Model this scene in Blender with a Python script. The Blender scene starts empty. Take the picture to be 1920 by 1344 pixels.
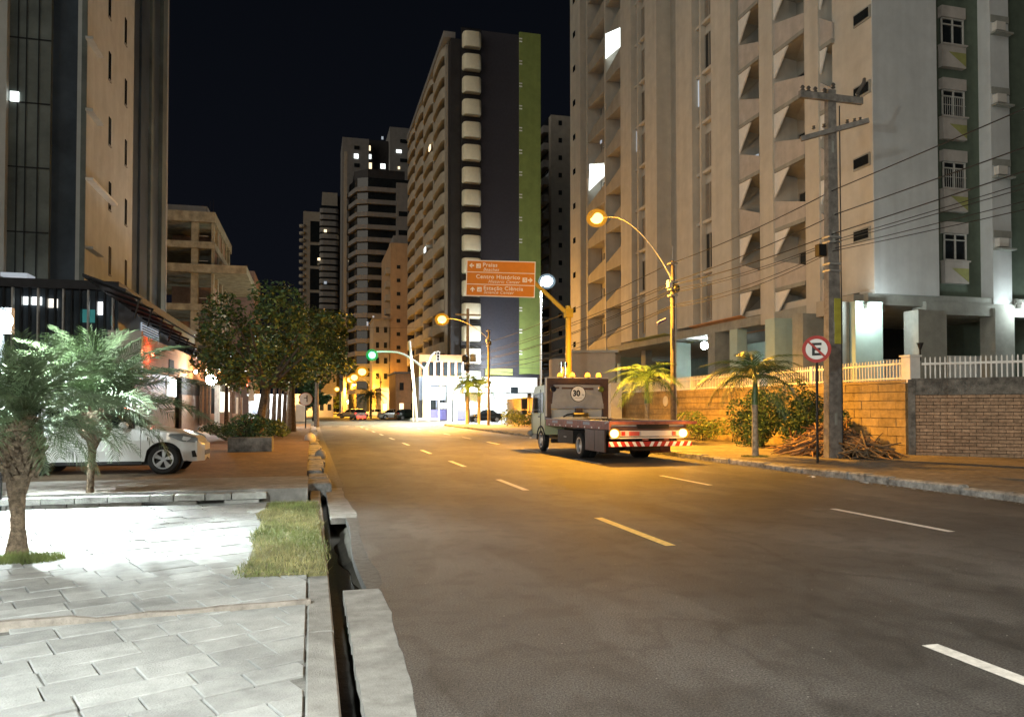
import bpy, math, random
from mathutils import Vector, Matrix
R = random.Random(7)
PI = math.pi
rad = math.radians
SC = bpy.context.scene
COL = SC.collection

# ------------------------------------------------------------------ camera
CH = 1.6
YAW, PITCH = rad(14.6), rad(1.3)
cam_d = bpy.data.cameras.new('camera')
cam = bpy.data.objects.new('camera', cam_d)
COL.objects.link(cam)
cam.location = (0, 0, CH)
cam.rotation_euler = (PI/2 + PITCH, 0, -YAW)
cam_d.sensor_width = 36.0
cam_d.lens = 27.0
cam_d.shift_y = 60.3/1920
cam_d.clip_end = 3000
SC.camera = cam

# ------------------------------------------------------------------ night sky
w = bpy.data.worlds.new('World'); SC.world = w; w.use_nodes = True
nt = w.node_tree
bg = nt.nodes['Background']
tc = nt.nodes.new('ShaderNodeTexCoord'); sp = nt.nodes.new('ShaderNodeSeparateXYZ')
rp = nt.nodes.new('ShaderNodeValToRGB')
nt.links.new(tc.outputs['Generated'], sp.inputs[0]); nt.links.new(sp.outputs['Z'], rp.inputs[0])
rp.color_ramp.elements[0].position = 0.0; rp.color_ramp.elements[0].color = (0.0036, 0.0042, 0.0066, 1)
rp.color_ramp.elements[1].position = 0.6; rp.color_ramp.elements[1].color = (0.0014, 0.0019, 0.0030, 1)
nt.links.new(rp.outputs[0], bg.inputs['Color']); bg.inputs['Strength'].default_value = 1.0

# weak, very soft fill from behind the camera, added as town glow on facades
sun_d = bpy.data.lights.new('town_glow_fill', 'SUN'); sun_d.energy = 0.56; sun_d.angle = rad(50); sun_d.color = (1.0, 0.91, 0.76)
sun = bpy.data.objects.new('town_glow_fill', sun_d); COL.objects.link(sun)
sun.rotation_euler = Vector((0.78, 0.42, -0.30)).to_track_quat('-Z', 'Y').to_euler()

SC.view_settings.view_transform = 'Standard'; SC.view_settings.look = 'None'
SC.view_settings.exposure = 0.45; SC.view_settings.gamma = 1.0; SC.view_settings.use_curve_mapping = False
SC.render.engine = 'CYCLES'
SC.cycles.use_denoising = True
SC.cycles.max_bounces = 4; SC.cycles.diffuse_bounces = 2; SC.cycles.glossy_bounces = 2; SC.cycles.transmission_bounces = 2
SC.cycles.sample_clamp_indirect = 3.0; SC.cycles.caustics_reflective = False; SC.cycles.caustics_refractive = False

# ------------------------------------------------------------------ where a pixel of the photograph lies
_f = Vector((math.sin(YAW)*math.cos(PITCH), math.cos(YAW)*math.cos(PITCH), math.sin(PITCH)))
_r = Vector((math.cos(YAW), -math.sin(YAW), 0)); _u = _r.cross(_f)
_c = Vector((0, 0, CH)); _fh = Vector((math.sin(YAW), math.cos(YAW), 0))
def ray(px, py): return _f + _r*((px-960)/1440) + _u*((732.3-py)/1440)
def P(px, py, D): d = ray(px, py); return _c + d*(D/d.dot(_fh))
def G(px, py, z=0.0): d = ray(px, py); return _c + d*((z-CH)/d.z)
def PX(px, py, X): d = ray(px, py); return _c + d*(X/d.x)
def PY(px, py, Y): d = ray(px, py); return _c + d*(Y/d.y)

# ------------------------------------------------------------------ materials
def lin(c): return tuple(((v/255)/12.92 if v <= 10 else (((v/255)+0.055)/1.055)**2.4) for v in c)
def mat(name, col, rough=0.8, var=0.15, scale=3.0, metal=0.0, bump=0.0, bscale=40.0, spec=0.4, var2=0.0, scale2=0.4, streak=0.0, col2=None):
    m = bpy.data.materials.new(name); m.use_nodes = True
    n = m.node_tree.nodes; l = m.node_tree.links; b = n['Principled BSDF']
    b.inputs['Roughness'].default_value = rough; b.inputs['Metallic'].default_value = metal
    b.inputs['Specular IOR Level'].default_value = spec
    t = n.new('ShaderNodeTexCoord'); oi = n.new('ShaderNodeObjectInfo')
    no = n.new('ShaderNodeTexNoise'); no.inputs['Scale'].default_value = scale; no.inputs['Detail'].default_value = 6; no.inputs['Roughness'].default_value = 0.65
    geo = n.new('ShaderNodeNewGeometry')
    l.new(geo.outputs['Position'], no.inputs['Vector'])
    c2 = col2 or tuple(v*(1-var*1.6) for v in col)
    c1 = tuple(min(1, v*(1+var)) for v in col)
    r = n.new('ShaderNodeValToRGB'); r.color_ramp.elements[0].position = 0.3; r.color_ramp.elements[1].position = 0.7
    r.color_ramp.elements[0].color = (*c2, 1); r.color_ramp.elements[1].color = (*c1, 1)
    l.new(no.outputs['Fac'], r.inputs[0]); out = r.outputs[0]
    def mul(out, fac_socket, lo, hi):
        mr = n.new('ShaderNodeMapRange'); mr.inputs['From Min'].default_value = 0.25; mr.inputs['From Max'].default_value = 0.75
        mr.inputs['To Min'].default_value = lo; mr.inputs['To Max'].default_value = hi; l.new(fac_socket, mr.inputs[0])
        mx = n.new('ShaderNodeMix'); mx.data_type = 'RGBA'; mx.blend_type = 'MULTIPLY'; mx.inputs[0].default_value = 1.0
        l.new(out, mx.inputs[6]); l.new(mr.outputs[0], mx.inputs[7]); return mx.outputs[2]
    if var2:
        n2 = n.new('ShaderNodeTexNoise'); n2.inputs['Scale'].default_value = scale2; n2.inputs['Detail'].default_value = 3
        l.new(geo.outputs['Position'], n2.inputs['Vector']); out = mul(out, n2.outputs['Fac'], 1-var2, 1+var2*0.4)
    if streak:
        mp = n.new('ShaderNodeMapping'); mp.inputs['Scale'].default_value = (1.6, 1.6, 0.10); l.new(geo.outputs['Position'], mp.inputs[0])
        n3 = n.new('ShaderNodeTexNoise'); n3.inputs['Scale'].default_value = 1.0; n3.inputs['Detail'].default_value = 5
        l.new(mp.outputs[0], n3.inputs['Vector']); out = mul(out, n3.outputs['Fac'], 1-streak, 1+streak*0.3)
    l.new(out, b.inputs['Base Color'])
    if bump:
        nb = n.new('ShaderNodeTexNoise'); nb.inputs['Scale'].default_value = bscale; nb.inputs['Detail'].default_value = 4
        l.new(geo.outputs['Position'], nb.inputs['Vector'])
        bp = n.new('ShaderNodeBump'); bp.inputs['Strength'].default_value = bump; bp.inputs['Distance'].default_value = 0.02
        l.new(nb.outputs['Fac'], bp.inputs['Height']); l.new(bp.outputs[0], b.inputs['Normal'])
    return m
def per_object(m, amount=0.3, hue=0.0):      # each stone, slab or brick a little lighter or darker
    n = m.node_tree.nodes; l = m.node_tree.links; b = n['Principled BSDF']; src = b.inputs['Base Color'].links[0].from_socket
    oi = n.new('ShaderNodeObjectInfo'); mr = n.new('ShaderNodeMapRange'); mr.inputs['To Min'].default_value = 1-amount; mr.inputs['To Max'].default_value = 1+amount*0.5
    l.new(oi.outputs['Random'], mr.inputs[0]); mx = n.new('ShaderNodeMix'); mx.data_type = 'RGBA'; mx.blend_type = 'MULTIPLY'; mx.inputs[0].default_value = 1
    l.new(src, mx.inputs[6]); l.new(mr.outputs[0], mx.inputs[7]); l.new(mx.outputs[2], b.inputs['Base Color']); return m
def glow(name, col, s):
    m = bpy.data.materials.new(name); m.use_nodes = True; b = m.node_tree.nodes['Principled BSDF']
    b.inputs['Base Color'].default_value = (*col, 1); b.inputs['Emission Color'].default_value = (*col, 1); b.inputs['Emission Strength'].default_value = s
    m.cycles.emission_sampling = 'NONE' if s > 3 else 'AUTO'
    return m

M = {}
M['asphalt'] = mat('asphalt', (.105, .100, .096), .72, .28, 70, bump=.9, bscale=110, spec=.35, var2=.38, scale2=.55)
M['paint'] = mat('road_paint', (.72, .71, .68), .6, .22, 14, bump=.2, bscale=120)
M['apron'] = mat('apron_concrete', (.30, .29, .27), .85, .22, 5, bump=.4, bscale=90, var2=.3, scale2=1.5)
M['kerb'] = mat('kerb_stone', (.36, .36, .35), .85, .42, 7, bump=.8, bscale=30, var2=.4, scale2=2.2)
M['slab'] = per_object(mat('paving_slab', (.43, .435, .425), .7, .14, 7, bump=.35, bscale=70, var2=.30, scale2=1.1), .20)
M['mortar'] = mat('mortar', (.19, .185, .17), .95, .3, 12, bump=.5, bscale=90)
M['walk'] = mat('worn_pavement', (.235, .205, .17), .85, .28, 6, bump=.5, bscale=60, var2=.4, scale2=.8)
M['redwalk'] = mat('reddish_pavement', (.21, .145, .09), .8, .25, 6, bump=.4, bscale=60, var2=.3, scale2=1.0)
M['mud'] = mat('wet_mud', (.028, .022, .014), .16, .4, 9, bump=.08, bscale=6)
M['earth'] = mat('dark_earth', (.05, .045, .035), .95, .3, 2)
M['grass'] = mat('grass_blades', (.19, .235, .07), .7, .4, 3, var2=.3, scale2=2.5)
M['turf'] = mat('turf', (.19, .18, .08), .95, .4, 8, bump=.6, bscale=60)
M['drygrass'] = mat('dry_grass', (.36, .33, .15), .8, .35, 4)
M['ochre'] = per_object(mat('ochre_stone', (.40, .30, .155), .85, .22, 5, bump=.6, bscale=35, var2=.34, scale2=.9, streak=.2), .09)
M['ochre_j'] = mat('ochre_joint', (.33, .25, .14), .95, .3, 6)
M['brick'] = per_object(mat('narrow_brick', (.46, .31, .20), .85, .25, 9, bump=.6, bscale=50, var2=.2, scale2=1.4), .22)
M['brick_j'] = mat('brick_joint', (.12, .095, .07), .95, .3, 10)
M['coping'] = mat('dirty_coping', (.20, .19, .17), .9, .45, 4, bump=.6, bscale=30, streak=.4)
M['white'] = mat('white_paint', (.80, .80, .77), .55, .06, 4)
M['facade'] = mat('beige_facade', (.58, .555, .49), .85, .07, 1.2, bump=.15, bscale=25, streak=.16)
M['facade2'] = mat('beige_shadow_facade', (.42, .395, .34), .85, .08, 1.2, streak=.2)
M['pale'] = mat('pale_facade', (.60, .63, .64), .85, .06, 1.2, bump=.15, bscale=25, streak=.14)
M['greenwall'] = mat('grey_green_wall', (.13, .17, .13), .85, .12, 2, streak=.2)
M['parapet'] = mat('grey_parapet', (.50, .47, .44), .8, .1, 2, streak=.15)
M['olive'] = mat('olive_panel', (.32, .33, .12), .8, .15, 2)
M['mint'] = mat('mint_paint', (.46, .60, .54), .7, .06, 2)
M['greycol'] = mat('grey_column', (.33, .34, .31), .85, .12, 2, streak=.2)
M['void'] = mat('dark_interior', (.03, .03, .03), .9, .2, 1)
M['glass'] = mat('dark_glass', (.018, .022, .024), .12, .2, 1, spec=.6)
M['glassg'] = mat('green_dark_glass', (.15, .175, .165), .36, .3, .5, spec=.5)
M['glassn'] = mat('navy_glass', (.060, .078, .10), .34, .3, .5, spec=.5)
M['frame'] = mat('window_frame', (.55, .55, .52), .5, .08, 5)
M['wgrey'] = mat('window_shutter', (.26, .225, .185), .5, .15, 3)
M['wbrown'] = mat('brown_shutter', (.15, .12, .09), .5, .2, 3)
M['pinkwall'] = mat('pinkish_wall', (.49, .51, .49), .85, .08, 1, streak=.12)
M['navy'] = mat('navy_tiles', (.046, .044, .056), .55, .12, 3)
M['lime'] = mat('lime_green_wall', (.235, .30, .085), .7, .10, 1, streak=.1)
M['cream'] = mat('cream_balcony', (.78, .72, .54), .7, .06, 2)
M['far_beige'] = mat('far_beige_wall', (.42, .38, .32), .85, .1, 1, streak=.1)
M['far_grey'] = mat('far_grey_wall', (.28, .27, .26), .85, .1, 1, streak=.1)
M['far_dark'] = mat('far_dark_wall', (.035, .033, .035), .6, .2, 1)
M['concrete'] = mat('raw_concrete', (.40, .37, .28), .9, .25, 1.5, bump=.3, bscale=20, streak=.3)
M['brickfar'] = mat('pink_brick_infill', (.33, .21, .15), .9, .2, 2)
M['darkmetal'] = mat('dark_metal', (.02, .022, .025), .4, .2, 3, metal=.3)
M['roofdark'] = mat('dark_roof_sheet', (.022, .024, .03), .6, .3, 2)
M['terracotta'] = mat('orange_render', (.55, .27, .12), .8, .12, 2)
M['beigeg'] = mat('guardhouse_render', (.58, .50, .40), .85, .08, 2, streak=.1)
M['wood'] = mat('wood_panel', (.13, .08, .05), .6, .3, 4)
M['polec'] = mat('concrete_pole', (.25, .235, .215), .9, .28, 6, bump=.5, bscale=40, streak=.35)
M['woodpole'] = mat('thin_pole', (.15, .125, .10), .85, .3, 8, bump=.3)
M['yellow'] = mat('yellow_paint', (.62, .45, .05), .5, .1, 5)
M['galv'] = mat('galvanised_steel', (.50, .50, .48), .45, .15, 6, metal=.5)
M['wire'] = mat('wire', (.02, .02, .02), .6, .1, 3)
M['ceramic'] = mat('insulator', (.10, .09, .08), .35, .2, 3)
M['bark'] = mat('bark', (.12, .095, .07), .95, .4, 14, bump=1.0, bscale=30)
M['palmbark'] = mat('palm_bark', (.17, .125, .085), .95, .45, 18, bump=1.0, bscale=40)
M['palmtrunk'] = mat('pale_palm_trunk', (.34, .31, .25), .9, .35, 10, bump=.6, bscale=40)
M['frond'] = mat('palm_frond', (.075, .15, .055), .42, .4, 5, spec=.5)
M['frondp'] = mat('blue_green_frond', (.105, .15, .075), .48, .35, 6, spec=.45)
M['frondd'] = mat('dry_frond', (.20, .16, .05), .7, .3, 5)
M['leaf'] = mat('leaf', (.065, .13, .042), .5, .5, 2.5, spec=.4)
M['leafy'] = mat('yellow_green_leaf', (.17, .22, .05), .5, .45, 2, spec=.4)
M['leafd'] = mat('dark_leaf', (.045, .09, .036), .5, .5, 2.5)
M['carwhite'] = mat('car_white', (.72, .73, .72), .22, .02, 2, spec=.6)
M['carpink'] = mat('car_silver', (.55, .52, .48), .25, .03, 2, spec=.6, metal=.2)
M['cardark'] = mat('car_black', (.012, .013, .014), .2, .1, 2, spec=.6)
M['cardg'] = mat('car_dark_green', (.02, .03, .025), .2, .1, 2, spec=.6)
M['rubber'] = mat('rubber', (.015, .015, .015), .75, .2, 20)
M['alloy'] = mat('alloy', (.62, .63, .65), .3, .05, 5, metal=.7)
M['black'] = mat('black_plastic', (.012, .012, .012), .5, .1, 5)
M['chrome'] = mat('chrome', (.7, .7, .7), .12, .02, 5, metal=1)
M['headlight'] = mat('headlight_glass', (.25, .27, .28), .08, .1, 5, spec=.8)
M['maroon'] = mat('maroon_steel', (.075, .045, .042), .45, .2, 4)
M['railred'] = mat('rusty_red_rail', (.26, .10, .075), .5, .25, 6)
M['silver'] = mat('silver_panel', (.26, .29, .36), .45, .12, 3, metal=.1)
M['limecab'] = mat('pale_yellow_cab', (.52, .56, .34), .3, .04, 3, spec=.5)
M['cabwhite'] = mat('cab_white', (.62, .60, .56), .35, .05, 3)
M['chassis'] = mat('chassis', (.02, .018, .016), .6, .3, 6)
M['red'] = mat('red_paint', (.45, .035, .025), .5, .08, 5)
M['signwhite'] = mat('sign_white', (.86, .86, .84), .45, .02, 5)
M['signbrown'] = mat('sign_brown', (.62, .22, .008), .55, .05, 3)
M['signblack'] = mat('sign_black', (.01, .01, .01), .5, .05, 3)
M['plate'] = mat('red_plate', (.50, .10, .08), .5, .1, 3)
M['deadwood'] = mat('dead_fronds', (.42, .27, .14), .9, .5, 6)
M['stoneblock'] = per_object(mat('step_stone', (.42, .43, .41), .85, .2, 8, bump=.5, bscale=50), .25)
M['purple'] = mat('purple_blue_panel', (.13, .12, .30), .5, .1, 3)
M['bluegrey'] = mat('blue_grey_panel', (.30, .33, .42), .5, .1, 3)
M['litwhite'] = glow('lit_window_white', (.92, 1, .98), 1.6)
M['litwarm'] = glow('lit_window_warm', (1, .80, .50), 1.3)
M['litsoft'] = glow('lit_window_soft', (.60, .68, .78), .35)
M['litteal'] = glow('lit_window_teal', (.10, .55, .55), .12)
M['lampw'] = glow('white_lamp', (.88, 1, 1), 60)
M['lampna'] = glow('sodium_lamp', (1, .56, .10), 1.9)
def shell(name, col, s, clear):  # see-through emissive shell that paints a glow halo round a lamp
    m = bpy.data.materials.new(name); m.use_nodes = True; n = m.node_tree.nodes; n.clear()
    o = n.new('ShaderNodeOutputMaterial'); mx = n.new('ShaderNodeMixShader'); t = n.new('ShaderNodeBsdfTransparent'); e = n.new('ShaderNodeEmission')
    e.inputs[0].default_value = (*col, 1); e.inputs[1].default_value = s; mx.inputs[0].default_value = 1-clear
    m.node_tree.links.new(t.outputs[0], mx.inputs[1]); m.node_tree.links.new(e.outputs[0], mx.inputs[2]); m.node_tree.links.new(mx.outputs[0], o.inputs[0])
    m.cycles.emission_sampling = 'NONE'; return m
M['halona'] = shell('sodium_halo', (1, .40, .02), .62, .55)
M['bulbna'] = glow('sodium_bulb', (1, .62, .18), 9)
M['halow'] = shell('white_halo', (.62, .85, 1), .42, .6)
M['haloa'] = shell('amber_halo', (1, .36, .02), .75, .5)
M['halog'] = shell('green_halo_shell', (.0, 1, .22), .45, .6)
M['coreg'] = glow('green_glow_core', (.25, 1, .55), 4)
M['lampwarm'] = glow('warm_lamp', (1, .72, .40), 25)
M['lampred'] = glow('red_lamp', (1, .16, .08), 14)
M['lampgreen'] = glow('green_light', (.03, 1, .16), 1.5)
M['amber'] = glow('amber_lamp', (1, .43, .035), 2.2)
M['tailred'] = glow('tail_lamp', (1, .05, .03), 3)
M['signlit'] = glow('lit_lettering', (1, 1, 1), 2.2)
M['showcase'] = glow('shop_interior', (1, .93, .80), 1.1)

def asphalt_detail(m):
    n = m.node_tree.nodes; l = m.node_tree.links; b = n['Principled BSDF']; src = b.inputs['Base Color'].links[0].from_socket
    geo = n.new('ShaderNodeNewGeometry')
    def mult(src, vec_scale, nscale, lo, hi, p0, p1, kind='noise', detail=4):
        mp = n.new('ShaderNodeMapping'); mp.inputs['Scale'].default_value = vec_scale; l.new(geo.outputs['Position'], mp.inputs[0])
        if kind == 'noise': t = n.new('ShaderNodeTexNoise'); t.inputs['Scale'].default_value = nscale; t.inputs['Detail'].default_value = detail; o = t.outputs['Fac']
        else:
            t0 = n.new('ShaderNodeTexNoise'); t0.inputs['Scale'].default_value = 1.3; t0.inputs['Detail'].default_value = 6; l.new(mp.outputs[0], t0.inputs['Vector'])
            ad = n.new('ShaderNodeMix'); ad.data_type = 'VECTOR'; ad.inputs[0].default_value = .55; l.new(mp.outputs[0], ad.inputs[4]); l.new(t0.outputs['Color'], ad.inputs[5])
            t = n.new('ShaderNodeTexVoronoi'); t.feature = 'DISTANCE_TO_EDGE'; t.inputs['Scale'].default_value = nscale; o = t.outputs['Distance']; mp = ad
        l.new(mp.outputs[0] if kind == 'noise' else ad.outputs[1], t.inputs['Vector'])
        mr = n.new('ShaderNodeMapRange'); mr.inputs['From Min'].default_value = p0; mr.inputs['From Max'].default_value = p1
        mr.inputs['To Min'].default_value = lo; mr.inputs['To Max'].default_value = hi; l.new(o, mr.inputs[0])
        mx = n.new('ShaderNodeMix'); mx.data_type = 'RGBA'; mx.blend_type = 'MULTIPLY'; mx.inputs[0].default_value = 1
        l.new(src, mx.inputs[6]); l.new(mr.outputs[0], mx.inputs[7]); return mx.outputs[2]
    src = mult(src, (1.1, .05, 1), 1.0, .86, 1.06, .35, .65)
    src = mult(src, (.35, .22, 1), 1.0, .84, 1.05, .42, .56, detail=2)
    src = mult(src, (1, 1, 1), 75, .42, 1.75, .34, .68, detail=4)
    src = mult(src, (1, .55, 1), .42, .72, 1.0, .0, .012, 'vor')
    src = mult(src, (.9, .35, 1), .9, .80, 1.06, .49, .53, detail=3)
    src = mult(src, (1, 1, 1), 3.2, .80, 1.0, .60, .52, detail=5)
    l.new(src, b.inputs['Base Color'])
asphalt_detail(M['asphalt'])
M['asphalt'].node_tree.nodes['Principled BSDF'].inputs['Roughness'].default_value = .62

# ------------------------------------------------------------------ mesh helpers
class MB:
    def __init__(s): s.v = []; s.f = []; s.mi = []; s.cur = 0; s.X = None
    def m(s, i): s.cur = i; return s
    def xf(s, mtx): s.X = mtx; return s
    def add(s, vs, fs):
        o = len(s.v)
        for p in vs:
            p = Vector(p)
            if s.X is not None: p = s.X @ p
            s.v.append(tuple(p))
        for f in fs: s.f.append(tuple(i+o for i in f)); s.mi.append(s.cur)
        return s
    def bx(s, x0, x1, y0, y1, z0, z1):
        if x0 > x1: x0, x1 = x1, x0
        if y0 > y1: y0, y1 = y1, y0
        return s.add([(x0,y0,z0),(x1,y0,z0),(x1,y1,z0),(x0,y1,z0),(x0,y0,z1),(x1,y0,z1),(x1,y1,z1),(x0,y1,z1)],
                     [(0,3,2,1),(4,5,6,7),(0,1,5,4),(1,2,6,5),(2,3,7,6),(3,0,4,7)])
    def cb(s, x, y, z, sx, sy, sz, b=0.0):
        if not b: return s.bx(x-sx/2, x+sx/2, y-sy/2, y+sy/2, z-sz/2, z+sz/2)
        # chamfered top edges
        x0,x1,y0,y1,z0,z1 = x-sx/2, x+sx/2, y-sy/2, y+sy/2, z-sz/2, z+sz/2
        return s.add([(x0,y0,z0),(x1,y0,z0),(x1,y1,z0),(x0,y1,z0),(x0,y0,z1-b),(x1,y0,z1-b),(x1,y1,z1-b),(x0,y1,z1-b),
                      (x0+b,y0+b,z1),(x1-b,y0+b,z1),(x1-b,y1-b,z1),(x0+b,y1-b,z1)],
                     [(0,3,2,1),(0,1,5,4),(1,2,6,5),(2,3,7,6),(3,0,4,7),(4,5,9,8),(5,6,10,9),(6,7,11,10),(7,4,8,11),(8,9,10,11)])
    def quad(s, *p): return s.add(p, [tuple(range(len(p)))])
    def prism(s, pts, d):          # polygon pts (3-D) pushed along d
        d = Vector(d); n = len(pts); vs = [Vector(p) for p in pts]; vs += [p + d for p in vs]
        return s.add(vs, [tuple(range(n)), tuple(range(2*n-1, n-1, -1))] + [(i, i+n, (i+1) % n + n, (i+1) % n) for i in range(n)])
    def tube(s, pts, rs, n=8, cap=True):
        pts = [Vector(p) for p in pts]
        if not isinstance(rs, (list, tuple)): rs = [rs]*len(pts)
        vs = []; fs = []; ref = None
        for i, p in enumerate(pts):
            d = (pts[min(i+1, len(pts)-1)] - pts[max(i-1, 0)]).normalized()
            if ref is None: ref = Vector((0,0,1)) if abs(d.z) < .9 else Vector((1,0,0))
            a = ref - d*ref.dot(d)
            a = a.normalized() if a.length > 1e-5 else d.orthogonal().normalized(); ref = a
            b = d.cross(a)
            for k in range(n):
                t = 2*PI*k/n; vs.append(p + (a*math.cos(t) + b*math.sin(t))*rs[i])
        for i in range(len(pts)-1):
            for k in range(n): fs.append((i*n+k, i*n+(k+1) % n, (i+1)*n+(k+1) % n, (i+1)*n+k))
        if cap: fs.append(tuple(range(n-1, -1, -1))); fs.append(tuple((len(pts)-1)*n+k for k in range(n)))
        return s.add(vs, fs)
    def lathe(s, prof, n=24, axis='z', c=(0,0,0), cap=True):     # prof: (radius, height)
        vs = []; fs = []
        for r, h in prof:
            for k in range(n):
                t = 2*PI*k/n; x, y = r*math.cos(t), r*math.sin(t)
                p = {'z': (x, y, h), 'y': (x, h, y), 'x': (h, x, y)}[axis]
                vs.append((p[0]+c[0], p[1]+c[1], p[2]+c[2]))
        for i in range(len(prof)-1):
            for k in range(n): fs.append((i*n+k, i*n+(k+1) % n, (i+1)*n+(k+1) % n, (i+1)*n+k))
        if cap: fs.append(tuple(range(n))); fs.append(tuple((len(prof)-1)*n+k for k in range(n)))
        return s.add(vs, fs)
    def ball(s, c, r, n=12, sz=1.0):
        return s.lathe([(max(.001, r*math.sin(PI*i/(n//2+2))), -r*sz*math.cos(PI*i/(n//2+2))) for i in range(n//2+3)], n, 'z', c)
    def mesh(s, name, mats):
        me = bpy.data.meshes.new(name); me.from_pydata(s.v, [], s.f)
        for m_ in (mats if isinstance(mats, (list, tuple)) else [mats]): me.materials.append(m_)
        if any(s.mi): me.polygons.foreach_set('material_index', s.mi)
        me.update(); return me
    def build(s, name, mats, parent=None, smooth=False, loc=None, world=False, fix=True):
        if world and parent is not None:
            L = Vector(parent.get('_l', (0,0,0))); a = -parent.get('_r', 0.0); ca, sa = math.cos(a), math.sin(a)
            s.v = [((x-L.x)*ca-(y-L.y)*sa, (x-L.x)*sa+(y-L.y)*ca, z-L.z) for x, y, z in s.v]
        me = s.mesh(name, mats)
        if fix:
            import bmesh
            bm = bmesh.new(); bm.from_mesh(me); bmesh.ops.recalc_face_normals(bm, faces=bm.faces); bm.to_mesh(me); bm.free()
        if smooth:
            me.polygons.foreach_set('use_smooth', [True]*len(me.polygons))
            me.set_sharp_from_angle(angle=rad(38))
        return link(name, me, parent, loc)
def link(name, me, parent=None, loc=None, rz=0.0, rot=None, scale=None):
    o = bpy.data.objects.new(name, me); COL.objects.link(o); o.parent = parent
    if loc is not None: o.location = loc
    if rot is not None: o.rotation_euler = rot
    elif rz: o.rotation_euler = (0, 0, rz)
    if scale is not None: o.scale = scale
    return o
def tag(o, label=None, cat=None, group=None, kind=None):
    if label: o['label'] = label
    if cat: o['category'] = cat
    if group: o['group'] = group
    if kind: o['kind'] = kind
    return o
def thing(name, label, cat, loc=(0,0,0), rz=0.0, group=None):
    o = bpy.data.objects.new(name, None); COL.objects.link(o); o.location = loc; o.rotation_euler = (0, 0, rz)
    o['_l'] = tuple(loc); o['_r'] = rz
    return tag(o, label, cat, group)
def copy_tree(o, parent=None):
    c = o.copy(); COL.objects.link(c); c.parent = parent
    for ch in list(o.children): copy_tree(ch, c)
    return c
def lamp(parent, kind, loc, power, col, radius=.1, world=True, aim=None, size=None, blend=.6):
    d = bpy.data.lights.new('light', kind); d.energy = power; d.color = col; d.shadow_soft_size = radius
    if kind == 'SPOT': d.spot_size = size or rad(150); d.spot_blend = blend
    o = bpy.data.objects.new('light_source', d); COL.objects.link(o)
    loc = Vector(loc)
    if parent is not None:
        o.parent = parent
        if world:
            L = Vector(parent.get('_l', (0,0,0))); v = loc - L; a = -parent.get('_r', 0.0)
            loc = Vector((v.x*math.cos(a)-v.y*math.sin(a), v.x*math.sin(a)+v.y*math.cos(a), v.z))
    o.location = loc
    if aim is not None: o.rotation_euler = Vector(aim).to_track_quat('-Z', 'Y').to_euler()
    return o
def text(body, size, m, parent, loc, rot, name='lettering', bold=0.0, shear=0.0, align='LEFT', ext=.003, sx=1.0, spacing=1.0):
    c = bpy.data.curves.new(name, 'FONT'); c.body = body; c.size = size; c.extrude = ext; c.offset = bold; c.shear = shear
    c.align_x = align; c.space_character = spacing
    c.materials.append(m)
    tmp = bpy.data.objects.new('tmp', c); COL.objects.link(tmp)
    dg = bpy.context.evaluated_depsgraph_get(); me = bpy.data.meshes.new_from_object(tmp.evaluated_get(dg)); me.name = name
    bpy.data.objects.remove(tmp)
    o = bpy.data.objects.new(name, me); COL.objects.link(o); o.parent = parent; o.location = loc; o.rotation_euler = rot; o.scale = (sx, 1, 1)
    return o
SODIUM = (1.0, .43, .035); COOL = (.88, 1.0, .98); LED = (.86, .95, 1.0)

# leaf clouds
def leafcloud(mb, blobs, size, dens, rnd=R, n_mats=1):
    for (c, r, n) in blobs:
        c = Vector(c)
        for _ in range(int(n*dens)):
            while True:
                d = Vector((rnd.uniform(-1,1), rnd.uniform(-1,1), rnd.uniform(-1,1)))
                if .15 < d.length < 1: break
            d = d.normalized()*(d.length**.45)
            p = c + Vector((d.x*r[0], d.y*r[1], d.z*r[2]))
            a = Vector((rnd.gauss(0,1), rnd.gauss(0,1), rnd.gauss(0,.6))).normalized(); b = a.orthogonal().normalized()
            b = (b*math.cos(rnd.uniform(0,6)) + a.cross(b)*math.sin(rnd.uniform(0,6))).normalized()
            s_ = size*rnd.uniform(.6, 1.5)
            mb.m(rnd.randrange(n_mats)).add([p-a*s_, p+b*s_*.45, p+a*s_, p-b*s_*.45], [(0,1,2,3)])
    return mb

# one palm frond along +X, arching; leaflets on both sides
def frond_mesh(name, L, droop, rise, nl, ll, lw, mats, fold=.5, gauss=.1, seed=1, rr=.012):
    r = random.Random(seed); mb = MB(); pts = []
    N = 12
    for i in range(N+1):
        t = i/N; pts.append(Vector((L*(t-.12*t*t), 0, rise*L*t - droop*L*t*t)))
    mb.tube(pts, [rr*(1.1-t/N) for t in range(N+1)], 4, cap=False)
    for i in range(nl):
        t = .13 + .87*i/(nl-1); k = min(int(t*N), N-1); q = t*N-k
        p = pts[k].lerp(pts[k+1], q); d = (pts[k+1]-pts[k]).normalized()
        l_ = ll*(.45+1.0*math.sin(PI*min(1, t*.85+.12)))*r.uniform(.85, 1.1)
        for s_ in (-1, 1):
            up = Vector((-d.z, 0, d.x))
            o = (Vector((0, s_, 0)) + d*(.55+.7*t+r.gauss(0, gauss)) + up*(fold+r.gauss(0, gauss*1.5))).normalized()
            mid = p + o*l_*.55; tip = p + o*l_ + Vector((0, 0, -.22*l_-.3*l_*r.random()))
            wv = d*lw*.5
            mb.add([p-wv*.6, p+wv*.6, mid+wv, mid-wv, tip], [(0,1,2,3),(3,2,4)])
    return mb.mesh(name, mats)

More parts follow.
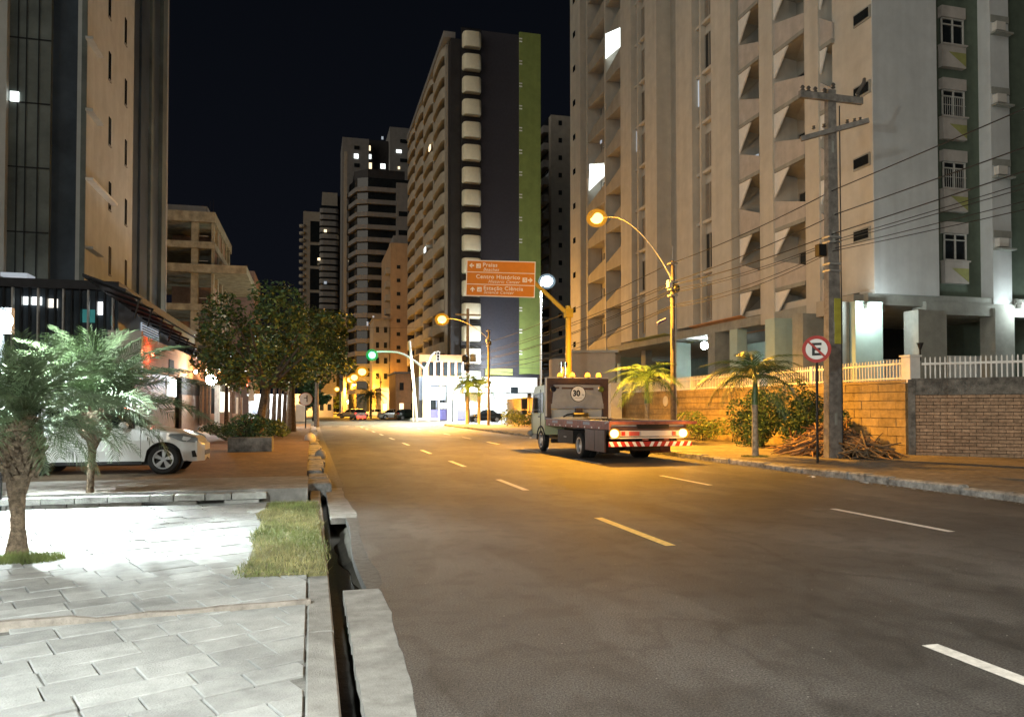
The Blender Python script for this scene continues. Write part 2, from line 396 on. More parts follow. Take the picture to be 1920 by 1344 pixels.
# =================================================================== GROUND
def struct(name, mb, mats, label=None, parent=None):
    o = mb.build(name, mats, parent); o['kind'] = 'structure'
    if label: o['label'] = label
    return o
struct('ground', MB().quad((-900,-60,-.45),(900,-60,-.45),(900,1500,-.45),(-900,1500,-.45)), M['earth'])
RW = 11.65                       # far kerb of the road
road = MB()
# irregular inner edge along the concrete apron
edge = []
y = -8.0
while y < 16:
    edge.append(((.57 if y < 7 else .62) + .035*math.sin(y*1.1+1) + .008*math.sin(y*4.3) + R.uniform(-.009,.009), y)); y += .17
for i in range(len(edge)-1):
    (x0, y0), (x1, y1) = edge[i], edge[i+1]
    road.quad((x0,y0,0),(RW,y0,0),(RW,y1,0),(x1,y1,0))
xe, ye = edge[-1]
road.quad((.30,ye,0),(RW,ye,0),(RW,70,0),(.30,70,0))
road.quad((-60,70,0),(90,70,0),(90,97,0),(-60,97,0))
road.quad((.3,97,0),(RW,97,0),(RW,330,0),(.3,330,0))
struct('road', road, M['asphalt'], 'worn grey asphalt street')
# concrete apron beside the gutter; open where the pit is
ap = MB()
def pit_edge(y): return .47 + .03*math.sin(y*1.3)
pt_ = MB()
for i in range(len(edge)-1):
    (x0, y0), (x1, y1) = edge[i], edge[i+1]
    if y1 > 16: break
    a0, a1 = (pit_edge(y0), pit_edge(y1)) if 6.9 <= y0 < 11.5 else (.275+R.uniform(-.006,.006), .275+R.uniform(-.006,.006))
    (pt_ if 6.9 <= y0 < 11.5 else ap).prism([(a0,y0,-.004),(x0+.02,y0,-.004),(x1+.02,y1,-.004),(a1,y1,-.004)], (0,0,-.09))
struct('gutter_apron', ap, M['apron'], 'pale worn concrete strip along the gutter')
struct('gutter_patch', pt_, mat('dark_patch', (.075,.072,.068), .7, .3, 12, bump=.5, bscale=90), 'darker broken asphalt beside the gutter pit')
mud = MB().quad((.10,-8,-.20),(.62,-8,-.20),(.62,16.2,-.20),(.10,16.2,-.20))
mud.bx(.50,.66,6.8,11.6,-.40,-.12)
struct('gutter_water', mud, M['mud'], 'black water standing in the gutter')
bank = MB(); yy = 6.95
def bk(y): return .36 + .07*math.sin(y*1.7+.6) + .025*math.sin(y*6) + .1*max(0, min(1, (8.2-y)))
while yy < 11.35:
    y2 = yy+.22
    bank.quad((bk(yy),yy,-.195),(.56,yy,-.05),(.56,y2,-.05),(bk(y2),y2,-.195)); yy = y2
struct('gutter_bank', bank, M['earth'])
# concrete kerb strip in pieces
ks = thing('kerb_strip', None, None); ks['kind'] = 'structure'
y = -3.0
while y < 14.8:
    l_ = R.choice((1.9, 2.2, 2.6)); dz = R.uniform(-.008, .008)
    x1 = .165+R.uniform(-.008,.008)
    mb = MB().cb((-.02+x1)/2-.005, y+l_/2, -.14+dz, x1+.02, l_-.014, .35, .012)
    mb.build('kerb_slab', M['apron'], ks); y += l_
# mortar bed under the slabs
side = MB().bx(-9, -.02, -3, 13.6, -.40, .018)
struct('pavement_bed', side, M['mortar'])
# slabs laid askew
sw = thing('pavement', None, None); sw['kind'] = 'structure'; sw['label'] = 'pale stone slab pavement laid askew'
ang = rad(24); ca, sa = math.cos(ang), math.sin(ang)
import itertools
def clip(poly, a, b, c_):       # keep a*x+b*y<=c
    out = []
    for i in range(len(poly)):
        p, q = poly[i], poly[(i+1) % len(poly)]
        dp, dq = a*p[0]+b*p[1]-c_, a*q[0]+b*q[1]-c_
        if dp <= 0: out.append(p)
        if dp*dq < 0:
            t = dp/(dp-dq); out.append((p[0]+(q[0]-p[0])*t, p[1]+(q[1]-p[1])*t))
    return out
def poly_area(p): return abs(sum(p[i][0]*p[(i+1) % len(p)][1]-p[(i+1) % len(p)][0]*p[i][1] for i in range(len(p))))/2
def inview(x, y, z=0, m=60):
    v = Vector((x,y,z))-_c; d = v.dot(_fh)
    if d < .5: return False
    px = 960+1440*v.dot(_r)/d; return -m < px < 1920+m and 765+1440*CH/d < 1344+m*2.0
gr = [G(500,950), G(592,948), G(613,1085), G(458,1092)]
grass_xy = [(p.x, p.y) for p in gr]
STEP = 6.45                      # low ridge that crosses the pavement here
nsl = 0; far = MB()
for zone in (0, 1):
    wv = -14.0
    rw_ = random.Random(11+zone)
    while wv < 16.0:
        h = rw_.choice((.24,.28,.31,.36)); u = -16 + rw_.uniform(0, .5)
        while u < 12:
            L = rw_.choice((.28,.36,.42,.5,.6))
            poly = [(u+.006,wv+.006),(u+L-.006,wv+.006),(u+L-.006,wv+h-.006),(u+.006,wv+h-.006)]
            poly = [(p[0]*ca-p[1]*sa+rw_.uniform(-.004,.004), p[0]*sa+p[1]*ca+rw_.uniform(-.004,.004)) for p in poly]
            u += L
            poly = clip(poly, 1, 0, -.04); poly = clip(poly, -1, 0, 8.5)
            # the ridge line runs a little askew: y = STEP + .12*(x)
            if zone == 0:
                poly = clip(poly, -.10, 1, STEP-.05); poly = clip(poly, 0, -1, 3.0)
            else:
                poly = clip(poly, .10, -1, -(STEP+.05)); poly = clip(poly, 0, 1, 13.3)
            if len(poly) < 3 or poly_area(poly) < .012: continue
            cx = sum(p[0] for p in poly)/len(poly); cy = sum(p[1] for p in poly)/len(poly)
            if not inview(cx, cy): continue
            z1 = (.030 if zone == 0 else .045) + rw_.uniform(-.005, .006)
            tx, ty = rw_.uniform(-.016,.016), rw_.uniform(-.016,.016)
            top = [(p[0], p[1], z1+(p[0]-cx)*tx+(p[1]-cy)*ty) for p in poly]
            n = len(top)
            ctr = [(cx+(p[0]-cx)*.975, cy+(p[1]-cy)*.975, p[2]+.004) for p in top]
            fs = [tuple(range(n,2*n))] + [(i,(i+1)%n,(i+1)%n+n,i+n) for i in range(n)] + [(i,i+2*n,(i+1)%n+2*n,(i+1)%n) for i in range(n)]
            vs = top + ctr + [(p[0],p[1],-.02) for p in top]
            if nsl < 298 and cy < 10.6: MB().add(vs, fs).build('slab', M['slab'], sw); nsl += 1
            else: far.add(vs, fs)
        wv += h
if far.v: o = far.build('distant_slabs', M['slab'], sw); o['kind'] = 'stuff'
# low mortar ridge and red earth line across the pavement
rdg = MB(); x = -8.5; prev = None
while x < .02:
    q_ = (x, STEP+.10*x+.012*math.sin(x*9)+R.uniform(-.006,.006), (.085 if x < -1.7 else .058)+R.uniform(-.005,.007), .045+.012*math.sin(x*5.3))
    if prev:
        (xa_, ya_, ha_, wa_), (xb_, yb_, hb_, wb_) = prev, q_
        rdg.quad((xa_,ya_-wa_,0),(xb_,yb_-wb_,0),(xb_,yb_-wb_*.6,hb_),(xa_,ya_-wa_*.6,ha_)); rdg.quad((xa_,ya_-wa_*.6,ha_),(xb_,yb_-wb_*.6,hb_),(xb_,yb_+wb_*.6,hb_),(xa_,ya_+wa_*.6,ha_)); rdg.quad((xa_,ya_+wa_*.6,ha_),(xb_,yb_+wb_*.6,hb_),(xb_,yb_+wb_,0),(xa_,ya_+wa_,0))
    prev = q_; x += .17
struct('pavement_ridge', rdg, mat('ridge_mortar', (.30,.265,.23), .9, .25, 8, bump=.5))

# raised forecourt where the white car stands
FZ = .25
fc = MB(); fc.bx(-30, -.06, 13.5, 15.9, -.4, FZ)
struct('forecourt_edge', fc, M['apron'], 'pale concrete edge of the raised forecourt')
fc = MB(); fc.bx(-30, -.10, 15.9, 69, -.4, FZ-.01)
struct('forecourt', fc, M['redwalk'], 'reddish raised forecourt')
st = thing('step', None, None); st['kind'] = 'structure'
x = -8.6
while x < -.9:
    l_ = R.uniform(.32, .62)
    for k in range(2):
        if x > -3.1 and k == 0 and R.random() < .5: continue
        MB().cb(x+l_/2+(.12 if k else 0), 13.40-.03*k, .055+.11*k, l_-.02, .20, .10, .008).build('step_stone', M['stoneblock'], st)
    x += l_
# left kerb further along: blocks with gaps, some broken out
lk = thing('kerb', None, None); lk['kind'] = 'structure'
y = 15.2
for i in range(42):
    l_ = R.uniform(.7, 1.5); gap = R.choice((.02,.03,.03,.25,.5)) if y < 34 else .03
    MB().cb(.08+R.uniform(-.04,.05), y+l_/2, .0, .40+R.uniform(-.05,.10), l_, .36+R.uniform(-.04,.05), .03).build('kerb_stone', M['kerb'], lk)
    y += l_+gap
struct('gutter_strip', MB().quad((.20,15.9,.005),(.62,15.9,.005),(.62,69,.005),(.20,69,.005)), M['mortar'])

# right kerb stones and pavement
rk = thing('kerb', None, None); rk['kind'] = 'structure'
y = 4.0
while y < 69:
    l_ = R.uniform(.55, 1.0); tilt = R.uniform(-.02,.02)
    mb = MB().cb(0, 0, 0, .26+R.uniform(-.03,.03), l_-.03, .34, .03)
    o = mb.build('kerb_stone', M['kerb'], rk); o.location = (RW+.13+R.uniform(-.02,.02), y+l_/2, -.02+R.uniform(-.025,.02)); o.rotation_euler = (tilt, R.uniform(-.06,.06), R.uniform(-.03,.03)); y += l_
pv = MB(); pv.bx(RW+.26, 60, -12, 45, -.4, .13); pv.bx(RW+.26, 60, 45, 69.5, -.4, .13)
struct('right_pavement', pv, M['walk'], 'worn brown pavement below the ochre wall')
# beyond the junction
pv = MB(); pv.bx(RW+.3, 90, 97, 330, -.4, .15); pv.bx(-90, 0, 97, 330, -.4, .15)
struct('far_pavement', pv, M['apron'])
# grit and crumbs on the road and along the kerb
gm = MB()
for _ in range(420):
    x = R.uniform(.7, 10); y = 3+R.random()**1.5*16; s_ = R.uniform(.002,.006)
    gm.cb(x, y, s_*.4, s_*1.4, s_, s_*.8)
for _ in range(500):
    y = R.uniform(9, 30); x = RW - abs(R.gauss(0,.12)); s_ = R.uniform(.006,.03)
    gm.cb(x, y, s_*.3, s_*1.4, s_, s_*.6)
tag(gm.build('gravel', M['apron'], fix=False), 'loose grit scattered on the road', 'gravel', kind='stuff')

# painted dashes
lit_dash_paint = mat('sodium_lit_road_paint', (.74,.56,.20), .6, .2, 14, bump=.2)  # white dash under the sodium lamp, its warm light put into the colour
mk = thing('road_markings', None, None); mk['kind'] = 'structure'
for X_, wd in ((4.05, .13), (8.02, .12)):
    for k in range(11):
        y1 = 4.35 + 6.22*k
        MB().quad((X_-wd/2,y1-2.35,.004),(X_+wd/2,y1-2.35,.004),(X_+wd/2,y1,.004),(X_-wd/2,y1,.004)).build('lane_dash', lit_dash_paint if (k == 1 and X_ < 5) else M['paint'], mk)
for k in range(8):
    MB().quad((.9+1.4*k,68.4,.004),(1.7+1.4*k,68.4,.004),(1.7+1.4*k,68.9,.004),(.9+1.4*k,68.9,.004)).build('crossing_dash', M['paint'], mk)

# grass patch and small tufts
gp = MB().prism([(p.x, p.y, .03) for p in gr], (0,0,.035))
struct('turf_bed', gp, M['turf'])
def blades(mb, fn, n, h, rnd=R):
    for _ in range(n):
        x, y, z = fn(); a = rnd.uniform(0, 2*PI); hh = h*rnd.uniform(.5, 1.3); w_ = .004
        dx, dy = math.cos(a), math.sin(a); lx, ly = rnd.gauss(0,.45)*hh, rnd.gauss(0,.45)*hh
        mb.m(0 if rnd.random() < .5 + .4*math.sin(x*3+y*2.2) else 1)
        mb.add([(x-dx*w_,y-dy*w_,z),(x+dx*w_,y+dy*w_,z),(x+lx,y+ly,z+hh)], [(0,1,2)])
def ing():
    u, v = R.random(), R.random()
    p = gr[0].lerp(gr[1], u).lerp(gr[3].lerp(gr[2], u), v)
    return (p.x+R.gauss(0,.03)+.06*math.sin(p.y*3.1)*(1 if u < .5 else .2), p.y+R.gauss(0,.06), .055)
g1 = MB(); blades(g1, ing, 15000, .05)
tag(g1.build('grass', [M['grass'], M['drygrass']], fix=False), 'short yellow-green grass patch beside the gutter', 'grass', kind='stuff')
def tuft(cx, cy, rx, ry, n, h, z, lab):
    mb = MB()
    def fn():
        a = R.uniform(0, 2*PI); q = R.random()**.6
        return (cx+rx*q*math.cos(a), cy+ry*q*math.sin(a), z)
    blades(mb, fn, n, h)
    tag(mb.build('grass', [M['grass'], M['grass']], fix=False), lab, 'grass', kind='stuff')
p = G(35,1052,.04); tuft(p.x, p.y, .42, .24, 2600, .085, .035, 'green tuft of grass round the base of the big palm')
p = G(165,945,.04); tuft(p.x, p.y, .35, .22, 1000, .06, .035, 'thin tuft of grass round the base of the slim palm')

# =================================================================== RIGHT: retaining wall, fence, pile
WX = 18.3
terr = MB()
terr.prism([(WX+.3,20.4,-.3),(22.1,16.7,-.3),(60,16.7,-.3),(60,72,-.3),(WX+.3,72,-.3)], (0,0,2.45))
struct('terrace', terr, M['greycol'], 'raised ground behind the retaining wall')
wl = thing('ochre_wall', 'long ochre stone retaining wall under the white fence', 'wall', (WX,20.4,.1))
Y1 = 72
MB().bx(WX+.03, WX+.3, 20.4, Y1, -.2, 2.38).build('wall_core', M['ochre_j'], wl, world=True)
bm_ = {}
def stone(L, h, dep, mname, nm):
    k = (round(L,2), round(h,2), mname)
    if k not in bm_: bm_[k] = MB().cb(0,0,0, dep, L, h).mesh(nm, M[mname])
    return bm_[k]
ns = 0; rest = MB()
z = .13; row = 0
while z < 2.3:
    h = .285; y = 20.45 - (row % 2)*.0
    first = True
    while y < 44.2:
        L = .42 if (first and row % 2) else .80
        first = False
        if ns < 290:
            link('stone', stone(L-.02, h-.02, .12, 'ochre', 'stone'), wl, (R.uniform(-.010,.012)-.0, y+L/2-20.4, z+h/2-.1)); ns += 1
        else: rest.cb(WX, y+L/2, z+h/2, .12, L-.02, h-.02)
        y += L
    while y < Y1:
        rest.cb(WX, y+.4, z+h/2, .12, .78, h-.02); y += .8
    z += h; row += 1
o = rest.build('distant_stones', M['ochre'], wl, world=True); o['kind'] = 'stuff'
MB().bx(WX-.08, WX+.34, 20.4, Y1, 2.41, 2.50).build('coping', M['ochre'], wl, world=True)
# brick wall, turning away from the road
bwa = rad(-45)
bw = thing('brick_wall', 'narrow-brick wall with dark stained concrete band on top', 'wall', (WX, 20.25, .1), bwa)
# local x runs along the wall (towards the camera side), local y = into the terrace
MB().bx(.0, 5.4, .03, .3, -.2, 2.36).build('wall_core', M['brick_j'], bw)
MBR = {}
z = .02; row = 0; nb = 0
while z < 1.90:
    x = .02 - (row % 2)*.19; h = .105
    while x < 5.3:
        L = .38; x0 = max(x, .02); L2 = round(min(x+L, 5.32)-x0, 2)
        if L2 > .06 and nb < 300:
            if L2 not in MBR: MBR[L2] = MB().cb(0,0,0,L2-.014,.11,h-.018).mesh('brick', M['brick'])
            link('brick', MBR[L2], bw, (x0+L2/2, .02+R.uniform(-.010,.008), z+h/2)); nb += 1
        x += L
    z += h; row += 1
MB().bx(0, 5.4, -.06, .02, 1.915, 2.38).build('stained_band', M['coping'], bw)
MB().bx(-.1, .10, -.09, .30, -.2, 2.40).build('corner_pier', M['coping'], bw)
MB().bx(-.0, 5.4, -.08, .34, 2.383, 2.43).build('coping', M['coping'], bw)
# fences
MBR = {}
def fence(root, L, step, zb, zt, bal, wd=.035):
    n = int(L/step)
    me = MB(); me.bx(-wd/2, wd/2, -.015, .015, 0, zt-zb-.05).add([(-wd/2,-.015,zt-zb-.05),(wd/2,-.015,zt-zb-.05),(wd/2,.015,zt-zb-.05),(-wd/2,.015,zt-zb-.05),(0,0,zt-zb)], [(0,1,4),(1,2,4),(2,3,4),(3,0,4)])
    me = me.mesh('baluster', M['white'])
    for i in range(n): link('baluster', me, root, (.1+i*step, 0, zb))
f1 = thing('white_fence', 'white picket fence along the top of the ochre wall', 'fence', (WX+.1, 20.75, 2.50), PI/2)
fence(f1, 25.0, .145, 0, .70, None)
MB().bx(0, 25.2, -.03, .03, .04, .09).build('bottom_rail', M['white'], f1); MB().bx(0, 25.2, -.03, .03, .50, .56).build('top_rail', M['white'], f1)
for x in (4.6, 9.4, 14.2, 19, 23.8): MB().bx(x-.06, x+.06, -.06, .06, 0, .66).build('fence_post', M['white'], f1)
f2 = thing('white_fence', 'bright white picket fence with rounded tips above the narrow-brick wall', 'fence', (WX+.25, 20.1, 2.43), bwa)
fence(f2, 5.4, .135, .0, .78, None, .04)
MB().bx(0, 5.5, -.03, .03, .52, .59).build('top_rail', M['white'], f2); MB().bx(0, 5.5, -.03, .03, .05, .10).build('bottom_rail', M['white'], f2)
gp_ = thing('white_gatepost', 'square white post where the two white fences meet', 'post', (WX+.12, 20.42, 2.50))
MB().bx(-.19,.19,-.19,.19,-.1,.72).build('post_body', M['white'], gp_)
MB().bx(-.23,.23,-.23,.23,.72,.78).build('post_cap', M['white'], gp_)
MB().tube([(.28,-.1,.6),(.28,-.1,.95)],.025).lathe([(.02,.93),(.10,1.15),(.11,1.17),(.02,1.18)],10,'z',(.28,-.1,0)).build('post_finial', M['black'], gp_)

# hedges and bushes: (pixel centre, X, size)
def bush(cx, cy, z0, rx, ry, h, n, size, lab, mats, cat='hedge', name='hedge'):
    bl = []
    for _ in range(15):
        s_ = R.uniform(.22,.55)
        bl.append(((R.uniform(-.62,.62)*rx, R.uniform(-.68,.68)*ry, h*R.uniform(.22,.74)), (rx*s_, ry*s_, h*s_*.62), n/15*(s_/.38)**1.5))
    t = thing(name, lab, cat, (cx, cy, z0))
    leafcloud(MB(), bl, size, 1.0, n_mats=len(mats)).build('foliage', mats, t, fix=False)
    st_ = MB()
    for k in range(5): st_.tube([(R.uniform(-.3,.3)*rx, R.uniform(-.3,.3)*ry, -.05), (R.uniform(-.6,.6)*rx, R.uniform(-.6,.6)*ry, h*.6)], .02, 5)
    st_.build('stems', M['bark'], t)
    return t
bush(16.9, 31.5, .13, 1.0, 2.6, 1.35, 3200, .05, 'low clipped hedge behind the raised tail of the tow truck', [M['leafy'], M['leaf']])
bush(16.6, 25.9, .13, 1.1, 1.6, 2.35, 9000, .05, 'tall dark bush behind the middle palm', [M['leaf'], M['leafd']], 'bush', 'bush')
bush(16.8, 23.2, .13, 1.0, 1.5, 2.5, 9500, .05, 'tall dark bush between the middle palm and the concrete pole', [M['leaf'], M['leafd']], 'bush', 'bush')
bush(16.7, 39.5, .13, .8, 3.0, .95, 2400, .05, 'low hedge at the foot of the ochre wall behind the truck', [M['leafy'], M['leaf']])
bush(16.6, 58.0, .13, 1.3, 6.5, 1.55, 4200, .075, 'long orange-lit hedge left of the truck cab', [M['leafy'], M['leaf']])
bush(20.6, 62, 2.15, 1.6, 3, 1.9, 1800, .10, 'shrub above the wall behind the amber cab lights', [M['leafy'], M['leaf']], 'shrub', 'shrub')

# pile of dead fronds and sticks
pl = MB(); cx, cy = 15.9, 20.9
for k in range(650):
    q = R.random(); a = R.uniform(0, 2*PI); rr = R.random()**.7
    x = cx + rr*1.25*math.cos(a); y = cy + rr*2.0*math.sin(a)
    hmax = .78*(1-rr)**.7+.10
    z = .15 + hmax*R.uniform(.25, 1); L = R.uniform(.35, 1.5); b = a + R.gauss(0, .8)
    dx, dy = math.cos(b)*L/2, math.sin(b)*L/2; sl = R.gauss(-.16, .16)*L
    w_ = R.uniform(.012, .036)
    pl.m(R.randrange(3)).tube([(x-dx,y-dy,max(.15,z-sl)),(x,y,z+R.uniform(0,.06)),(x+dx,y+dy,max(.15,z+sl))],[w_,w_*1.2,w_*.5],4)
o = pl.build('debris_pile', [M['deadwood'], mat('grey_sticks',(.17,.13,.09),.95,.4,8), mat('orange_fronds',(.36,.20,.08),.9,.35,8)]); tag(o, 'heap of dead palm fronds and sticks behind the concrete pole', 'debris pile', kind='stuff')
for (px,py,lab) in ((1655,853,'white crumpled litter at the end of the debris heap'),(1525,897,'white scrap of paper lying by the right kerb'),(1622,908,'pinkish scrap of paper by the right kerb, nearer than the white one')):
    p = G(px,py,.16 if px==1655 else .01); mb = MB()
    vs = [(p.x+R.uniform(-.13,.13), p.y+R.uniform(-.10,.10), p.z+R.uniform(.0,.07)) for _ in range(9)]
    tag(mb.add(vs, [(0,1,2),(1,2,3),(2,3,4),(3,4,5),(4,5,6),(5,6,7),(6,7,8)]).build('litter', M['signwhite'], fix=False), lab, 'litter')

# =================================================================== POLES, SIGNS, WIRES
# big concrete pole
BP = G(1563,858,.13)
bp_ = thing('utility_pole', 'tall dirty concrete utility pole with two crossarms beside the debris heap', 'utility pole', (BP.x, BP.y, .1))
MB().prism([(-.25,-.12,0),(.25,-.12,0),(.25,.12,0),(-.25,.12,0)], (0,0,.01)).add(
    [(-.25,-.13,0),(.25,-.13,0),(.25,.13,0),(-.25,.13,0),(-.13,-.09,11.0),(.13,-.09,11.0),(.13,.09,11.0),(-.13,.09,11.0)],
    [(0,1,5,4),(1,2,6,5),(2,3,7,6),(3,0,4,7),(4,5,6,7)]).build('shaft', M['polec'], bp_)
for k in range(10): MB().bx(-.04,.04,-.14+.004*k,-.10,1.0+k*.9,1.35+k*.9).build('recess_plate', M['greycol'], bp_) if k % 3 == 0 else None
MB().bx(-1.15,1.0,-.20,-.08,10.62,10.82).build('crossarm', M['polec'], bp_)
o = MB().bx(-1.0,1.0,-.07,.05,-.07,.07).build('crossarm', M['polec'], bp_, loc=(0,-.18,9.75)); o.rotation_euler = (0, rad(-14), rad(-20))
for x, z in ((-1.05,10.82),(-.85,10.82),(-.62,10.82),(-.3,10.82),(.0,11.0),(.85,10.82)):
    MB().lathe([(.03,0),(.07,.03),(.035,.07),(.07,.11),(.03,.17)],8,'z',(x,-.14,z)).build('insulator', M['ceramic'], bp_)
for x in (-.8,-.45,.35,.6,.8):
    MB().lathe([(.03,0),(.06,.03),(.03,.06),(.05,.10)],8,'z',(x,-.3,9.85+x*.25)).build('insulator', M['ceramic'], bp_)
MB().tube([(.85,-.14,10.95),(1.02,-.2,11.25),(1.05,-.2,11.4)],[.05,.06,.05],6).build('fuse_cutout', M['ceramic'], bp_)
for z in (5.55, 5.75, 6.4, 6.55): MB().bx(-.2,.2,-.17,.17,z,z+.05).build('clamp_band', M['galv'], bp_)
MB().bx(-.02,.235,-.15,-.10,3.4,4.75).build('yellow_plate', mat('faded_yellow_band',(.42,.40,.06),.7,.15,4), bp_)
MB().bx(-.50,-.25,-.1,.1,6.0,6.35).build('junction_box', M['black'], bp_)
MB().tube([(.2,-.16,.2),(.2,-.15,10.5)],.018,6).build('conduit', M['black'], bp_)

# lamp poles: sodium
def sodium_pole(x, y, lab, power, H=6.95, reach=3.6, rise=1.9, name='street_lamp', arm=True, thick=.115, real=True, side=-1, omni=0, gr_=.25, col_=SODIUM):
    t = thing(name, lab, 'street lamp', (x, y, .1), 0, 'sodium street lamps along the road')
    MB().tube([(0,0,0),(0,0,H)], [thick,thick*.72], 12).build('pole', M['woodpole'], t, smooth=True)
    pts = []
    for i in range(15):
        u = i/14; px_ = side*reach*(u**1.15); pz = H-.85+ (rise+.75)*math.sin(u*PI/2*1.0)**1.0 if u < .86 else None
        if pz is None: pz = H-.85+(rise+.75)*math.sin(.86*PI/2) + .02*(u-.86)
        pts.append((px_, 0, pz))
    MB().tube(pts, .032, 8).build('arm', M['galv'], t, smooth=True)
    e = pts[-1]
    MB().tube([(e[0]+.05*-side,0,e[2]),(e[0]+side*.18,0,e[2]),(e[0]+side*.66,0,e[2]+.01),(e[0]+side*.74,0,e[2])],[.05,.13,.15,.06],10).build('lamp_head', M['galv'], t, smooth=True)
    bo_ = MB().ball((e[0]+side*.43,0,e[2]-.10), gr_, 16, .85).build('glowing_lamp_glass', M['halona'], t, smooth=True)  # bowl oversized, nested glowing shells stand for the lamp's halo
    MB().ball((e[0]+side*.43,0,e[2]-.10), gr_*.80, 14, .85).build('inner_halo', M['halona'], bo_, smooth=True); MB().ball((e[0]+side*.43,0,e[2]-.10), gr_*.60, 14, .85).build('bulb', M['bulbna'], bo_, smooth=True)
    for k, z in enumerate((H-.15, H-.9, H-1.2, H-1.45)):
        MB().bx(-.16,.16,-.16,.16,z,z+.06).build('clamp_band', M['galv'], t)
    MB().bx(-.22,-.05,-.12,.12,H-1.1,H-.8).build('junction_box', M['cabwhite'], t)
    MB().ball((.12,-.1,H-1.15),.15,8,1.2).build('cable_coil', M['black'], t)
    MB().tube([(.15,0,0),(.12,0,H-.2)],.02,5).build('conduit', M['galv'], t)
    L = Vector((x+e[0]+side*.43, y, .1+e[2]-.16-gr_*.9))
    if power: lamp(t, 'SPOT', L, power, col_, .12, aim=(0,0,-1), size=rad(156), blend=.85)
    if omni: lamp(t, 'POINT', L, omni, col_, .18)
    return t, L
SP = PX(1262, 735, 14.2)
sp1, L1 = sodium_pole(14.2, SP.y, 'thin street lamp pole with long curved arm glowing orange, nearest the tow truck', 21000, H=7.5, reach=2.85, rise=1.80, omni=900, gr_=.42)
MB().tube([(0,0,7.5),(0,0,8.1)],.02,5).build('spike', M['galv'], sp1)
q = (0,-.1,6.05-.35)
MB().tube([(-.75,-.1,4.9),(-.35,-.1,5.1)],.06,6).build('hanging_closure', M['purple'], sp1)
sp2, L2 = sodium_pole(14.6, PX(916,780,14.6).y, 'street lamp glowing orange above the palms at the junction corner', 30000, H=8.2, reach=3.6, rise=1.0, omni=5500, gr_=.62)
sp0, L0 = sodium_pole(12.95, -4.5, 'street lamp standing behind the camera on the same pavement', 2700, omni=2400, col_=(1,.84,.64))
lx = bpy.data.objects
for k, (Yk, Xk) in enumerate(((148,12.6),(176,12.6),(190,12.4),(222,12.6),(286,12.2))):
    sodium_pole(Xk, Yk, ['first','second','third','fourth','fifth'][k]+' orange street lamp beyond the green traffic light, counting away', 40000, H=7.6, reach=3.0, rise=1.0, omni=5000, gr_=1.25)

# big wooden-looking utility pole with transformer at the junction
UP = PX(877, 798, 15.3)
up = thing('utility_pole', 'orange-lit utility pole with coiled cables beside the junction palms', 'utility pole', (15.3, UP.y, .1))
MB().tube([(0,0,0),(0,0,11.6)],[.22,.15],10).build('shaft', M['polec'], up, smooth=True)
MB().bx(-1.3,1.3,-.1,.1,10.9,11.05).build('crossarm', M['polec'], up)
MB().lathe([(.30,0),(.34,.1),(.34,.7),(.25,.8)],12,'z',(.55,0,6.2)).build('transformer', M['greycol'], up)
MB().ball((-.3,-.2,6.5),.36,8,1.2).build('cable_coil', M['black'], up)
MB().ball((-.1,-.2,5.6),.3,8,1.2).build('cable_coil', M['black'], up)

wire_n = 0
def wire(a, b, sag, r=.014, lab='dark cable sagging between the thin lamp pole and the junction pole'):
    a, b = Vector(a), Vector(b); pts = []
    for i in range(15):
        t = i/14; p = a.lerp(b, t); p.z -= sag*4*t*(1-t); pts.append(p)
    o = MB().tube(pts, r, 5).build('overhead_wire', M['wire'], smooth=True); tag(o, lab, 'wire', 'overhead cables between the poles')
bx_, by_ = BP.x, BP.y
lx_, ly_ = 14.2, SP.y
ux_, uy_ = 15.3, UP.y
for (z0, z1, z2, z3, s_, dx) in ((8.9,8.05,7.5,7.7,.35,-.1),(7.6,7.35,6.75,7.0,.3,.1),(7.25,6.75,6.6,6.8,.35,-.15),(7.1,6.6,6.45,6.5,.5,.15),(6.7,6.5,6.3,6.3,.45,0),(6.2,6.35,5.8,5.9,.6,.1),(5.9,6.25,5.7,5.7,.8,-.1)):
    wire((bx_+dx, -14, z0), (bx_+dx*.5, by_-.15, z1), s_*.6, .016 if s_ < .4 else .011, 'dark cable running from the concrete pole out of the photo')
    wire((bx_+dx*.5, by_-.15, z1), (lx_+dx*.5, ly_, z2), s_*.35, .016 if s_ < .4 else .011, 'dark cable between the concrete pole and the thin lamp pole')
    wire((lx_+dx*.5, ly_, z2), (ux_+dx, uy_, z3), s_*1.2, .018)
for dx, z in ((-1.0,11.0),(-.6,11.0),(.85,11.0)):
    pass
for z, zz, s_ in ((6.6,8.6,.8),(6.2,7.9,.7),(5.9,7.0,.9),(6.8,9.4,.6),(5.6,6.6,.5)):
    wire((ux_, uy_, z), (40, uy_+22, zz), s_, .018, 'pale slack cable crossing in front of the navy and green tower')
wire((ux_, uy_, 9.9), (-14, 66, 9.0), .5, .014, 'thin cable crossing the road above the green traffic light')

